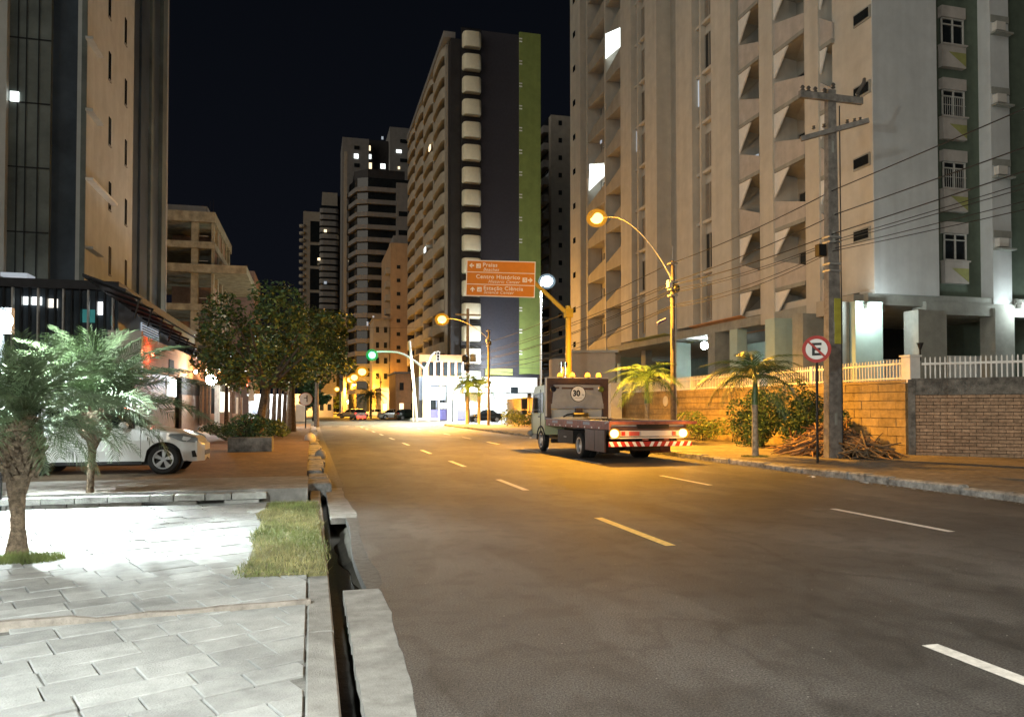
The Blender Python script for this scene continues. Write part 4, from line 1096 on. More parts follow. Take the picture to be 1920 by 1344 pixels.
lamp(t, 'POINT', (PY(810,700,97).x, 90.8, 5.0), 1300, LED, .3); lamp(t, 'SPOT', (11, 88, 9), 20000, (1,.85,.52), .3, aim=(-.1,-.25,-1), size=rad(150), blend=.5)

# beige block right of the green edge
X2 = 39.2; Y2 = 124
t = thing('beige_block', 'dim beige block with dark stacked balconies between the green edge and the big tower', 'building', (X2, Y2, 0))
wb(t,'wall',M['far_beige'],X2,60,Y2,150,0,PY(1050,217,Y2).z)
bme = MB().bx(-1.0,0,-3.2,3.2,0,1.15).mesh('balcony', M['far_grey']); dme = MB().bx(-.05,.02,-3.1,3.1,1.16,2.75).mesh('balcony_opening', M['glass'])
for k in range(16):
    for j in range(2):
        z = 4+3.0*k; link('balcony', bme, t, (0, 4.5+j*10, z)); link('balcony_opening', dme, t, (-.01, 4.5+j*10, z))
wme = MB().bx(-.3,.3,-.06,.02,-.4,.4).mesh('window', M['glass'])
for k in range(16): link('window', wme, t, (1.6, 0, 5.3+3.0*k))

# orange narrow block
t = tower('orange_block', 'narrow orange-lit block squeezed beside the long balcony face', PY(732,600,150).x, PY(769,600,150).x, 150, 170, PY(750,456,150).z, mat('apricot_wall',(.52,.36,.22),.85,.08,1,streak=.12))
wme = MB().bx(-.35,.35,-.06,.03,-.35,.35).mesh('window', M['glass'])
for k in range(10): link('window', wme, t, (1.55, 0, 5.5+2.62*k))
bme = MB().bx(-.9,.0,-1.5,1.5,0,1.1).mesh('balcony', M['far_beige'])
for k in range(10): link('balcony', bme, t, (-.0, 1.7, 4.2+2.62*k))
wb(t,'roof_block',M['far_grey'],PY(738,600,150).x,PY(769,600,150).x,151,160,PY(750,455,150).z,PY(750,440,150).z)

# dark glass tower with chamfered bands
Y3 = 186; xl, xr = PY(657,500,Y3).x, PY(766,500,Y3).x; h3 = PY(700,335,Y3).z
t = thing('banded_tower', 'dark glass tower with pale floor bands and a chamfered corner', 'building', (xl, Y3, 0))
fp = [(xl,Y3+7),(xl+1.6,Y3+.6),(xl+4,Y3-.6),(xr,Y3-.6),(xr,Y3+20),(xl,Y3+20)]
MB().prism([(x,y,0) for x,y in fp], (0,0,h3)).build('glass_body', M['glass'], t, world=True)
fp2 = [(xl-.6,Y3+6.8),(xl+1.2,Y3-.1),(xl+3.8,Y3-1.4),(xr-3.2,Y3-1.4),(xr-3.2,Y3+.6),(xl,Y3+7.5)]
band = MB().prism([(x-xl,y-Y3,0) for x,y in fp2], (0,0,1.05)).mesh('floor_band', M['far_grey'])
k = 0; z = 5
while z < h3-3: link('floor_band', band, t, (0,0,z)); z += 3.02; k += 1
wb(t,'side_wall',M['far_grey'],xr-3.15,xr,Y3-1.5,Y3-.65,h3*.52,h3-1)
for z_ in (.60,.68,.76,.84): wb(t,'window',M['glass'],xr-2.6,xr-.5,Y3-1.56,Y3-1.49,h3*z_,h3*z_+1.2)
wb(t,'corner_strip',M['far_beige'],xl-1.3,xl-.65,Y3+5.5,Y3+9,0,PY(650,270,Y3).z)
MB().prism([(x,y,h3) for x,y in [(xl+1,Y3+3),(xl+4,Y3-.2),(xr-1,Y3-.2),(xr-1,Y3+15),(xl+1,Y3+15)]],(0,0,2.2)).build('roof_storey', M['far_dark'], t, world=True)
for (px,py) in ((700,596),(689,607),(695,611),(697,640)):
    p = PY(px,py,Y3-1.45); MB().bx(p.x-.2,p.x+.2,p.y-.05,p.y+.02,p.z-.5,p.z+.5).build('lit_window', M['litsoft'], t, world=True)
# pale tower behind it, with lit windows
Y4 = 214
t = thing('pale_tower', 'pale twin-topped tower with scattered lit windows behind the banded tower', 'building', (PY(641,500,Y4).x, Y4, 0))
def pw(nm, m, a, b, zt_, zb_=0, d=0, dd=14): return wb(t, nm, M[m], PY(a,500,Y4).x, PY(b,500,Y4).x, Y4+d, Y4+d+dd, zb_, PY(700,zt_,Y4).z)
pw('wall','far_grey',641,691,262); pw('recessed_wall','far_dark',691.5,729,256,0,3); pw('wall','far_grey',730,766,235)
for (px,py,m,w_,h_) in ((668,293,'litwhite',.65,.45),(693,278,'litwarm',.3,.5),(694,294,'litwhite',.35,.45),(694,311,'litwarm',.5,.6),(717,259,'litsoft',.3,.3),(718,312,'litwhite',.75,.5),(748,284,'litwhite',.8,.3),(748,315,'litwarm',.3,.25)):
    Yw = Y4-.1 if not 691 < px < 729 else Y4+2.9
    p = PY(px,py,Yw); MB().bx(p.x-w_*.9,p.x+w_*.9,p.y-.05,p.y+.05,p.z-h_*1.4,p.z+h_*1.4).build('lit_window', M[m], t, world=True)
for (px,py) in ((669,277),(669,310),(755,265),(755,301)):
    p = PY(px,py,Y4-.1); MB().bx(p.x-.7,p.x+(.7 if px<700 else 1.6),p.y-.05,p.y+.05,p.z-.5,p.z+.5).build('window', M['glass'], t, world=True)
# stepped tower at the end
Y5 = 300
t = thing('stepped_tower', 'stepped brownish tower with curved balconies at the far end of the street', 'building', (PY(570,500,Y5).x, Y5, 0))
def sw_(nm, m, a, b, zt_, d=0, dd=16): return wb(t, nm, M[m], PY(a,500,Y5+d).x, PY(b,500,Y5+d).x, Y5+d, Y5+d+dd, 0, PY(600,zt_,Y5+d).z)
sw_('wall','far_beige',568,603,398,2); sw_('wall','far_beige',603.5,632,360,0); sw_('side_wall','far_dark',632.5,645,366,1)
bl_ = MB(); a3 = arcp(7.2,2.2,8); n = len(a3)
cbm = MB().add([(x,y,0) for x,y in a3]+[(x,y,1.7) for x,y in a3], [(k,k+1,k+1+n,k+n) for k in range(n-1)]+[tuple(range(n))]).mesh('balcony', M['far_grey'])
opm = MB().bx(-3.2,3.2,-.06,.0,1.72,3.3).mesh('balcony_opening', M['glass'])
for k in range(24):
    z = PY(620, 402+11.9*k, Y5).z
    link('balcony', cbm, t, (PY(617,500,Y5).x-t['_l'][0], -.05, z)); link('balcony_opening', opm, t, (PY(617,500,Y5).x-t['_l'][0], -.05, z))
opm2 = MB().bx(-1.9,1.9,-.06,.0,0,8).mesh('dark_panel', M['glass']); sbm = MB().lathe([(1.0,0),(1.3,.3),(1.3,1.2)],10,'z').mesh('round_balcony', M['far_beige'])
for k in range(6): link('dark_panel', opm2, t, (PY(591,500,Y5).x-t['_l'][0], 1.9, PY(590,452+45*k,Y5).z))
for k in range(20): link('round_balcony', sbm, t, (PY(567,500,Y5).x-t['_l'][0], 2.5, PY(567,425+13.4*k,Y5).z))
for (px,py,m) in ((641,445,'litwarm'),(610,433,'litwarm'),(610,530,'litsoft'),(598,486,'litwarm')):
    p = PY(px,py,Y5-3); MB().bx(p.x-.5,p.x+.5,p.y-.05,p.y+.05,p.z-.5,p.z+.5).build('lit_window', M[m], t, world=True)
# low houses and shops lit orange at the far right side beyond the junction
for (a,b,Y,pt,m,lab) in ((700,730,150,598,'far_beige','dim low block behind the orange street lamps'),(715,742,128,729,'litwarm','small brightly lit yellow kiosk building beyond the junction'),(742,786,112,700,'terracotta','low orange-lit house between the kiosk and the office'),(552,625,140,741,'beigeg','low warm-lit bar front at the far left side beyond the junction'),(640,696,200,735,'beigeg','small warm-lit house under the far orange lamps')):
    x0, x1 = PY(a,700,Y).x, PY(b,700,Y).x; zt_ = PY(a,pt,Y).z
    t = thing('low_building', lab, 'building', (x0, Y, 0))
    wb(t,'wall',M[m] if m != 'litwarm' else M['beigeg'],x0,x1,Y,Y+10,0,zt_)
    nw = max(2,int((x1-x0)/1.2))
    for i in range(nw):
        for j in range(max(1,int(zt_/3))):
            xw = x0+(i+.5)*(x1-x0)/nw; wb(t,'window',M['litwarm'] if (m=='litwarm' or (i+j)%3==0 and Y<120) else M['glass'],xw-.3,xw+.3,Y-.06,Y+.02,1.2+3*j,2.3+3*j)
    wb(t,'roof',M['far_grey'],x0-.2,x1+.2,Y-.3,Y+10.2,zt_,zt_+.25)
    if Y in (128,140,200): lamp(t,'POINT',(x0+1.5,Y-2.5,3.2),2200,(1,.55,.16),.3)

# =================================================================== LEFT SIDE
# construction frame
Yc = 85
xa, xb = PY(300,500,Yc).x, PY(401,500,Yc).x
t = thing('unfinished_building', 'bare concrete frame of an unfinished building beside the glass tower', 'building', (xa, Yc, 0))
zf = [PY(360,py,Yc).z for py in (640,575,505,458,402)]
for i, z in enumerate(zf):
    over = 3.2 if i == 2 else .15
    wb(t,'floor_slab',M['concrete'],xa-4,xb+.1+(over if i==2 else 0),Yc-.2-(.6 if i==2 else 0),Yc+17,z-(.75 if i==4 else .38),z+(.45 if i == 2 else .30))
for px0,px1 in ((297,303),(358,371),(396,401)):
    wb(t,'column',M['concrete'],PY(px0,500,Yc).x,PY(px1,500,Yc).x,Yc,Yc+.8,0,zf[-1]-.76)
for k in range(4): wb(t,'column',M['concrete'],xb-.5,xb+.02,Yc+3.6+3.8*k,Yc+4.3+3.8*k,0,zf[-1]-.76)
for i in range(4):
    for k in range(4): 
        if (i+k) % 3: wb(t,'brick_infill',M['brickfar'],xb-.3,xb-.1,Yc+.9+3.8*k,Yc+3.5+3.8*k,zf[i]+.31,zf[i]+2.3)
    wb(t,'inner_wall',M['brickfar'],xa,xb-.6,Yc+7,Yc+7.3,zf[i]+.31,zf[i+1]-.8)
    wb(t,'guard_rail',M['galv'],PY(373,500,Yc).x,xb-.6,Yc+.1,Yc+.16,zf[i]+.9,zf[i]+.97)
wb(t,'roof_hut',M['far_grey'],xa,PY(383,500,Yc).x,Yc+2,Yc+9,zf[-1]+.3,zf[-1]+1.4)
for k in range(3): wb(t,'antenna',M['darkmetal'],xb-.8+.3*k,xb-.76+.3*k,Yc+.5,Yc+.54,zf[-1]+.3,zf[-1]+1.3+.3*k)
x0 = PY(430,500,112).x; x1 = PY(477,500,112).x
t = tower('low_pink_building', 'low pinkish building behind the unfinished frame and above the trees', x0, x1, 112, 125, PY(450,507,112).z, mat('dim_pink',(.30,.20,.17),.85,.1,1))
for j in range(3): wb(t,'window_band',M['glass'],x0+.2,x1-.2,111.9,112.02,PY(450,520+14*j,112).z-.7,PY(450,520+14*j,112).z)

# left glass tower
TX = -10.0
ye0, ye1, ye2 = PX(160,400,TX).y, PX(248,400,TX).y, PX(312,400,TX).y
gt = thing('glass_tower', 'tall dark glass tower with a pinkish wall of slit windows', 'building', (TX, ye0, 0))
def gb(nm, m, x0, x1, y0, y1, z0, z1): return MB().bx(x0,x1,y0,y1,z0,z1).build(nm, M[m], gt, world=True)
gb('pink_wall','pinkwall',TX-.4,TX,ye0+.02,ye1,3.8,52); gb('core','glassn',TX-12,TX-.42,ye0+.75,ye1,3.8,52)
gb('dark_side_glass','glassn',TX-8,TX-.25,ye1+.02,ye2-1.6,3.8,52)
gb('glass_rib','glassn',TX-2,TX-.12,ye1+2.6,ye1+3.4,3.8,52); gb('glass_rib','glassg',TX-2,TX-.10,ye1+5.6,ye1+6.3,3.8,52)
gb('end_pier','glassg',TX-6,TX-.02,ye2-1.58,ye2,3.8,52); gb('edge_strip','cabwhite',TX-.06,TX+.05,ye2-.14,ye2+.02,3.8,52)
for (px, pys) in ((205.5,(8,125,247,368,489)),(235.5,(-50,60,174,287,398,512))):
    for py in pys:
        p = PX(px, py, TX); gb('slit_window','glass',TX-.02,TX+.03,p.y-.20,p.y+.20,p.z-.70,p.z+.70)
        gb('slit_sill','far_grey',TX-.02,TX+.06,p.y-.24,p.y+.24,p.z-.78,p.z-.71)
for py in (68,203,333,462):
    p = PX(160,py,TX); gb('ledge','pinkwall' if py != 333 else 'white',TX+.0,TX+.32,p.y,p.y+(2.0 if py != 333 else 4.6),p.z-.10,p.z+.02)
# curtain wall facing the camera, panes set in vertical fins
xs = [PY(p,400,ye0).x for p in (14,46,92,128,150,160)]
gb('curtain_wall','glassg',xs[0],xs[2],ye0-.02,ye0+.6,4.5,52); gb('curtain_wall','glassn',xs[2],xs[4],ye0+.25,ye0+.7,4.5,52); gb('curtain_wall','glassg',xs[4],TX-.0,ye0-.05,ye0+.015,4.5,52)
gb('pier','pinkwall',TX-14,xs[0]-.02,ye0-.3,ye0+.6,0,52)
for k in range(9): gb('glazing_bar','darkmetal',xs[0],xs[2],ye0-.05,ye0-.021,6.5+2.9*k,6.56+2.9*k)
for x in (xs[1], (xs[1]+xs[2])/2, (xs[0]+xs[1])/2): gb('glazing_bar','darkmetal',x-.02,x+.02,ye0-.06,ye0-.022,4.5,52)
p = PY(27,181,ye0-.1); gb('lit_window','litwhite',p.x-.17,p.x+.17,p.y-.02,p.y+.06,p.z-.22,p.z+.22)
p = PY(50,560,ye0-.4)
t = gt
gb('lit_lobby_ceiling','litsoft',PY(24,520,ye0).x,PY(72,520,ye0).x,ye0-1.4,ye0-.4,PY(50,525,ye0-.5).z,PY(50,518,ye0-.5).z)
gb('lit_lobby','showcase',PY(24,520,ye0).x,PY(60,520,ye0).x,ye0-.42,ye0-.36,PY(50,552,ye0-.5).z,PY(50,532,ye0-.5).z)

# dark restaurant in front of the tower
RX = -7.6; RY = PX(226,560,RX).y
rs = thing('restaurant', 'low dark restaurant with ribbed glass front, sloping dark canopy and orange fascia', 'building', (RX, RY, .2))
def sb(nm, m, x0, x1, y0, y1, z0, z1): return MB().bx(x0,x1,y0,y1,z0,z1).build(nm, M[m], rs, world=True)
zt_ = PX(226,530,RX).z
sb('roof_band','roofdark',-22,RX,RY-.3,57,zt_-.35,zt_)
sb('front_glass','glassn',-22,RX-.3,RY+.1,RY+.3,.25,zt_-.36)
sb('side_glass','glassn',RX-.3,RX-.15,RY+.3,56,4.75,zt_-.36)
for k in range(34): x = RX-.25-k*.30; sb('louvre','darkmetal' if k % 3 else 'galv',x-.03,x+.03,RY-.22,RY-.02,2.9,zt_-.36) if x > -20 else None
for (a,b,c,d,m) in ((40,78,556,572,'litwhite'),(86,108,560,577,'showcase'),(155,180,580,605,'litteal'),(225,250,592,612,'litteal'),(182,192,566,590,'signlit')):
    q0, q1 = PY(a,c,RY+.05), PY(b,d,RY+.05); sb('lit_pane',m,min(q0.x,RX-.35),min(q1.x,RX-.3) if q1.x > q0.x else q1.x,RY+.03,RY+.09,q1.z,q0.z)
p0, p1 = PX(270,600,RX), PX(302,600,RX)
sb('lit_louvre_window','litsoft',RX-.14,RX-.09,p0.y,p1.y,4.75,5.6)
for k in range(7): sb('louvre_bar','darkmetal',RX-.08,RX-.02,p0.y,p1.y,4.8+.12*k,4.83+.12*k)
# canopy: dark sloping sheet with struts
CX0 = -6.4
za, zb_ = PX(236,548,CX0), PX(412,690,CX0)
MB().prism([(CX0,za.y,za.z),(CX0-1.4,za.y,za.z+.5),(CX0-1.4,zb_.y,zb_.z+.6),(CX0,zb_.y,zb_.z)],(0,0,.12)).build('canopy', M['roofdark'], rs, world=True)
for k in range(14):
    u = k/13; y = za.y+(zb_.y-za.y)*u; z = za.z+(zb_.z-za.z)*u
    MB().tube([(CX0+.5,y,z-.25),(CX0-1.2,y,z+.42)],.05,5).tube([(CX0+.45,y,z-.2),(CX0+.3,y,z-.9)],.03,5).build('canopy_strut', M['darkmetal'], rs, world=True)
# orange fascia
OX = -6.8
f0, f1 = PX(266,640,OX).y, PX(404,700,OX).y
sb('fascia','terracotta',OX-.25,OX,f0,f1,3.25,4.62); sb('fascia_end','cabwhite',OX-1.2,OX+.05,f0-.35,f0-.02,3.2,4.75)
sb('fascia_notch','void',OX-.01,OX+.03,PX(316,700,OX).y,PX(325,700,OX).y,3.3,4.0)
sb('lower_wall','wood',OX-.35,OX-.26,f0,f1,.2,3.24)
sb('service_window','litwhite',OX-.24,OX-.16,PX(323,700,OX).y,PX(337,700,OX).y,2.2,3.1)
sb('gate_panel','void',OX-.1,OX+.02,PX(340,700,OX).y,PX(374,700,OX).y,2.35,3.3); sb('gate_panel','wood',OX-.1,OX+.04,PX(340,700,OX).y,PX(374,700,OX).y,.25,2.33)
# entrance porch
EY = 51.0
def ex(px): return PY(px,700,EY).x
def ez(py): return PY(420,py,EY).z
sb('porch_wall','terracotta',ex(375),ex(395),EY,EY+.4,ez(795),ez(722)); sb('porch_base','brickfar',ex(375),ex(452),EY-.1,EY-.02,ez(795),ez(775))
for a in (376,384,391,404,409,432,448): sb('porch_post','galv' if a in (404,409) else 'wood',ex(a),ex(a)+.14,EY-.35,EY-.21,ez(797),ez(722))
sb('porch_glass','showcase',ex(412),ex(431),EY+.1,EY+.16,ez(772),ez(735)); sb('porch_door','glass',ex(396),ex(404),EY+.05,EY+.12,ez(797),ez(728))
sb('porch_roof','wood',ex(372),ex(456),EY-.8,EY+1.5,ez(722),ez(716)); sb('porch_panel','wood',ex(433),ex(442),EY,EY+.1,ez(797),ez(735)); sb('porch_panel','beigeg',ex(443),ex(455),EY-.02,EY+.1,ez(797),ez(745))
mbd = MB(); mbd.lathe([(1.15,0),(1.05,.35),(.7,.7),(.25,.85)],16,'z',(ex(436),EY+.2,ez(716))).build('orange_awning', mat('orange_awning',(.65,.25,.05),.7,.1,3), rs, world=True, smooth=True)
text('EPIC', .55, M['signlit'], rs, (ex(431)-RX, EY-.5-RY, ez(697)-.2), (PI/2,0,-YAW*.5), bold=.01, shear=.2)
for (px,py,X,m,r_,pw_,c_,lab) in ((286,664,OX+.12,'lampred',.07,60,(1,.15,.08),'red spotlight on the orange fascia'),(367,697,OX+.2,'lampwarm',.11,40,(1,.6,.3),'warm wall light on the fascia, left one of the pair'),(388,696,OX+.4,'lampwarm',.11,40,(1,.55,.3),'warm wall light on the fascia, nearer the white glare'),(396,712,-5.5,'lampw',.30,420,LED,'glaring white floodlight over the restaurant entrance'),(427,722,-4.6,'lampwarm',.12,220,(1,.55,.2),'orange light under the restaurant awning'),(462,722,-4.0,'lampred',.08,20,(1,.4,.3),'small reddish light by the white sign panel')):
    p = PX(px,py,X); t = thing('wall_lamp', lab, 'lamp', p); MB().ball((0,0,0), r_, 12).build('glowing_lamp_glass', M[m], t, smooth=True); MB().bx(-.3,-.02,-.04,.04,-.03,.03).build('bracket', M['darkmetal'], t)
    lamp(t,'POINT',(.25,-.35,0),pw_,c_,.1,world=False)
# bright white wall behind the trunks, sign panel
t = thing('white_wall', 'glaring white lit wall behind the row of tree trunks', 'wall', (PY(466,750,60).x, 60, .2))
xx0, xx1 = PY(466,750,60).x, PY(543,750,60).x
wb(t,'wall',M['white'],xx0,xx1,60,60.3,.2,PY(500,742,60).z); wb(t,'coping',M['galv'],xx0-.1,xx1+.1,59.95,60.35,PY(500,742,60).z,PY(500,739,60).z)
for px in (474,500): wb(t,'notice',M['bluegrey'],PY(px,750,60).x,PY(px+9,750,60).x,59.9,59.95,1.2,1.5)
lamp(t,'POINT',((xx0+xx1)/2, 57.3, 2.6),900,LED,.3)
t = thing('sign_panel', 'narrow white lit sign panel at the end of the restaurant', 'sign', (PY(467,730,56).x, 56, .2))
wb(t,'panel',M['white'],PY(466,730,56).x,PY(477,730,56).x,56,56.15,PY(466,752,56).z,PY(466,713,56).z); wb(t,'post',M['galv'],PY(466,730,56).x,PY(467.5,730,56).x,56.2,56.3,.2,PY(466,752,56).z)

# round sign on the left pavement, and a white box
RS = G(573,805,.15)
t = thing('round_sign', 'round white traffic sign on a slim post at the left kerb near the junction', 'sign', (RS.x, RS.y, .1))
zs = P(573,748,RS.dot(_fh)).z
MB().tube([(0,0,0),(0,0,zs)],.05,6).build('post', M['darkmetal'], t)
MB().lathe([(.42,-.08),(.42,-.05)],24,'y',(0,0,zs-.1)).build('disc', M['signwhite'], t)
MB().lathe([(.45,-.05),(.45,-.03)],24,'y',(0,0,zs-.1)).build('rim', M['red'], t)
MB().bx(.05,.11,-.10,-.085,zs-.3,zs+.15).bx(-.12,.05,-.10,-.085,zs-.05,zs+.0).build('arrow_mark', M['signblack'], t)
p = P(563,782,84)
t = thing('white_box', 'white electrical cabinet at the left corner of the junction', 'cabinet', (p.x, p.y, .05))
MB().cb(0,0,1.0,1.0,.6,1.9,.03).build('cabinet', M['white'], t); MB().bx(-.45,.45,-.33,-.31,.2,1.8).build('door', M['cabwhite'], t)
MB().cb(0,0,.06,1.2,.8,.12).build('plinth', M['apron'], t)

# =================================================================== PALMS AND TREES
def frond_palm(name, lab, x, y, z0, trunk, crown_z, fmeshes, n, tiers, group=None, tr_mat='palmbark', shaft=None, scale=1.0, seed=3, dead=None):
    r = random.Random(seed)
    t = thing(name, lab, 'palm', (x, y, z0), 0, group)
    MB().tube([p for p, q in trunk], [q for p, q in trunk], 14).build('trunk', M[tr_mat], t, smooth=True)
    tx, ty = trunk[-1][0][0], trunk[-1][0][1]
    if shaft: MB().tube(shaft[0], shaft[1], 10).build('crownshaft', M['frond'], t, smooth=True)
    k = 0
    for (cnt, pitch, sc_) in tiers:
        for i in range(cnt):
            a = 2*PI*i/cnt + k*.7 + r.uniform(-.22,.22); s_ = sc_*scale*r.uniform(.86,1.1)
            me = fmeshes[r.randrange(len(fmeshes))]
            link('frond', me, t, (tx, ty, crown_z+r.uniform(-.03,.05)), rot=(r.uniform(-.3,.3), -pitch+r.uniform(-.15,.15), a), scale=(s_,s_,s_))
        k += 1
    return t
# foreground date palms: (rotation about Y is negative pitch = upwards)
dm = [frond_mesh('frond', 1.15, .52, .30, 44, .21, .0125, M['frondp'], fold=.30, gauss=.10, seed=s, rr=.008) for s in (1,2,3)]
p1 = G(32,1038,.04)
bulb = [((0,0,-.05),.125),((0,0,.06),.105),((.005,0,.25),.072),((.0,0,.45),.070),((-.01,0,.62),.085),((-.0,0,.78),.115),((.02,0,.92),.15),((.03,0,1.08),.20),((.03,0,1.2),.215),((.035,0,1.34),.19),((.04,0,1.42),.10)]
pa1 = frond_palm('date_palm', 'big foreground palm with shaggy swollen trunk top, cut by the photo edge', p1.x, p1.y, .04, bulb, 1.36, dm, 0, [(10,1.3,1.0),(13,.90,1.1),(14,.50,1.1),(12,.10,1.0),(8,-.30,.8)], seed=4, scale=1.0)
# leaf-base stubs on the swollen trunk
def stubs(parent, z0, z1, r0, n, seed, tx=.03, s_=1.0):
    r = random.Random(seed); me = MB().prism([(0,-.028,0),(.03,0,.10),(0,.028,0)],(-.03,0,.015)).add([(-.01,-.03,0),(.05,-.015,.11),(.055,.015,.13),(-.01,.03,0)],[(0,1,2,3)]).mesh('leaf_stub', M['palmbark'])
    for i in range(n):
        z = r.uniform(z0, z1); a = r.uniform(0, 2*PI); rr = r0*math.sin(PI*(.25+.6*(z-z0)/(z1-z0)))
        link('leaf_stub', me, parent, (tx+rr*math.cos(a), rr*math.sin(a), z), rot=(0, r.uniform(-.2,.5), a), scale=(s_,)*3)
stubs(pa1, .80, 1.38, .205, 90, 5)
p2 = G(168,948,.04)
sl = [((0,0,-.05),.085),((0,0,.1),.065),((.01,0,.5),.052),((.03,0,.9),.062),((.04,0,1.02),.10),((.05,0,1.15),.19),((.06,0,1.32),.22),((.07,0,1.46),.17),((.07,0,1.52),.08)]
pa2 = frond_palm('date_palm', 'slimmer palm with pale trunk in front of the white car', p2.x, p2.y, .04, sl, 1.5, dm, 0, [(10,1.3,1.0),(13,.95,1.2),(14,.55,1.25),(12,.15,1.15),(8,-.25,.9)], seed=9, tr_mat='palmbark', scale=1.32)
stubs(pa2, 1.02, 1.50, .215, 70, 6, .06)
# coconut-like palms on the right pavement
fm = [frond_mesh('frond', 1.55, 1.05, .55, 40, .34, .026, M['frond'], fold=.02, gauss=.07, seed=s, rr=.02) for s in (5,6,7)]
fm2 = [frond_mesh('frond', 1.55, 1.05, .55, 26, .34, .042, M['frondd'], fold=.0, gauss=.1, seed=s, rr=.02) for s in (8,)]
q1 = G(1416,856,.13)
frond_palm('areca_palm', 'middle palm with drooping fronds between the tow truck and the no-parking sign', q1.x, q1.y, .1,
    [((0,0,-.05),.13),((0,0,.15),.105),((0,0,1.3),.085),((0,0,1.6),.10)], 2.35, fm, 0, [(5,.95,1.0),(7,.45,1.05),(6,.02,1.05)], 'palms planted along the right pavement', 'palmtrunk', ([(0,0,1.6),(.01,0,2.0),(.02,0,2.42)],[.11,.09,.05]), seed=21)
tuft(q1.x, q1.y, .45, .35, 900, .06, .13, 'thin grass round the foot of the middle palm')
q2 = PX(1213, 760, 13.3)
frond_palm('areca_palm', 'orange-lit palm just right of the truck headboard', 13.3, q2.y, .1,
    [((0,0,-.05),.13),((0,0,1.2),.09),((0,0,1.7),.10)], 2.55, fm, 0, [(5,.9,1.0),(7,.40,1.05),(6,.02,1.05)], 'palms planted along the right pavement', 'palmtrunk', ([(0,0,1.7),(0,0,2.1),(0,0,2.6)],[.11,.09,.05]), seed=22)
for (px, X, s_, sd, lab) in ((876,14.0,1.55,31,'yellow-lit palm at the junction corner, left of the utility pole'),(898,15.0,1.6,32,'green palm at the junction corner, right of the utility pole')):
    q_ = PX(px, 760, X)
    frond_palm('areca_palm', lab, X, q_.y, .1, [((0,0,-.05),.16),((0,0,2.0),.13),((0,0,2.6),.14)], 3.4, fm, 0, [(6,.9,1),(8,.40,1.05),(6,-.05,1.0)], 'palms planted along the right pavement', 'palmtrunk', ([(0,0,2.6),(0,0,3.4)],[.14,.07]), scale=s_, seed=sd)
q_ = P(695, 780, 118)
frond_palm('areca_palm', 'small dark palm beyond the junction by the parked cars', q_.x, q_.y, 0, [((0,0,0),.2),((0,0,3.4),.15)], 3.4, fm, 0, [(6,.8,1),(9,.3,1.05),(8,-.15,1.0)], None, 'palmtrunk', scale=1.7, seed=40)

def tree(lab, x, y, z0, h, trunk_h, crown, n, size, mats, lean=0.0, tr=.13, name='street_tree', seed=1, group='street trees on the left pavement'):
    r = random.Random(seed)
    t = thing(name, lab, 'tree', (x, y, z0), 0, group)
    mb = MB(); mb.tube([(0,0,-.1),(lean*.4,0,trunk_h*.5),(lean,0,trunk_h)],[tr*1.3,tr,tr*.85],9)
    for _ in range(7):
        a = r.uniform(0,2*PI); b_ = r.uniform(.5,1.0)
        e = (lean+math.cos(a)*crown[0]*.65*b_, math.sin(a)*crown[1]*.65*b_, trunk_h+(h-trunk_h)*r.uniform(.35,.8))
        mb.tube([(lean,0,trunk_h*.92),((lean+e[0])/2, e[1]/2*.8, (trunk_h+e[2])/2-.1),e],[tr*.55,tr*.36,tr*.12],6)
    mb.build('trunk', M['bark'], t, smooth=True)
    blobs = []
    for _ in range(30):
        a = r.uniform(0,2*PI); q = r.random()**.36
        c = (lean+math.cos(a)*q*crown[0]*.72, math.sin(a)*q*crown[1]*.72, trunk_h*.9+(h-trunk_h*.9)*r.uniform(.12,.86))
        s_ = r.uniform(.13,.36)
        blobs.append((c, (crown[0]*s_, crown[1]*s_, (h-trunk_h)*s_*.55), n/26*(s_/.25)**1.5))
    leafcloud(MB(), blobs, size, 1.0, r, len(mats)).build('crown', mats, t, fix=False)
    return t
T = lambda px, Y: PY(px, 700, Y).x
tree('nearest big dark street tree with pale forked limbs above the planter box', T(484,32), 32, .2, 6.2, 2.3, (2.9,2.9), 6000, .085, [M['leafd'],M['leaf'],M['leafy']], .3, .16, seed=2)
tree('thick-trunked street tree behind the row of thin trunks', T(546,46), 46, .2, 7.2, 2.8, (3.3,3.3), 4800, .10, [M['leafy'],M['leaf'],M['leafd']], .0, .24, seed=3)
tree('yellow-lit tree beside the restaurant canopy', T(425,42), 42, .2, 6.0, 2.6, (1.7,1.7), 2600, .12, [M['leafy'],M['leafy'],M['leaf']], .0, .10, seed=4)
for k, px in enumerate((501,513,523,533)):
    tree(['first','second','third','fourth'][k]+' slim trunk of the row against the white wall, counting from the planter', T(px,50+1.5*k), 50+1.5*k, .2, 6.0+.3*k, 2.9, (1.5,1.5), 1300, .13, [M['leaf'],M['leafd'],M['leafy']], .1, .13, seed=10+k)
tree('wide tree overhanging the road left of the green light', T(594,62), 62, .2, 9.0, 4.6, (3.2,3.2), 5200, .16, [M['leafy'],M['leaf'],M['leafd']], .0, .16, seed=5)
tree('orange-lit round tree under the far street lamps', T(628,300), 300, 0, 7.2, 1.5, (8.5,6), 5200, .55, [M['leafy'],M['leafy'],M['leaf']], .0, .25, seed=6)
tree('dark tree left of the orange-lit round tree', T(590,112), 112, 0, 6.0, 1.6, (2.6,2.6), 2600, .24, [M['leafd'],M['leaf']], .0, .25, seed=7)
tree('dim far tree right of the orange-lit round tree', T(664,310), 310, 0, 7.5, 2.0, (8,6), 3600, .6, [M['leaf'],M['leafy']], .0, .25, seed=8)

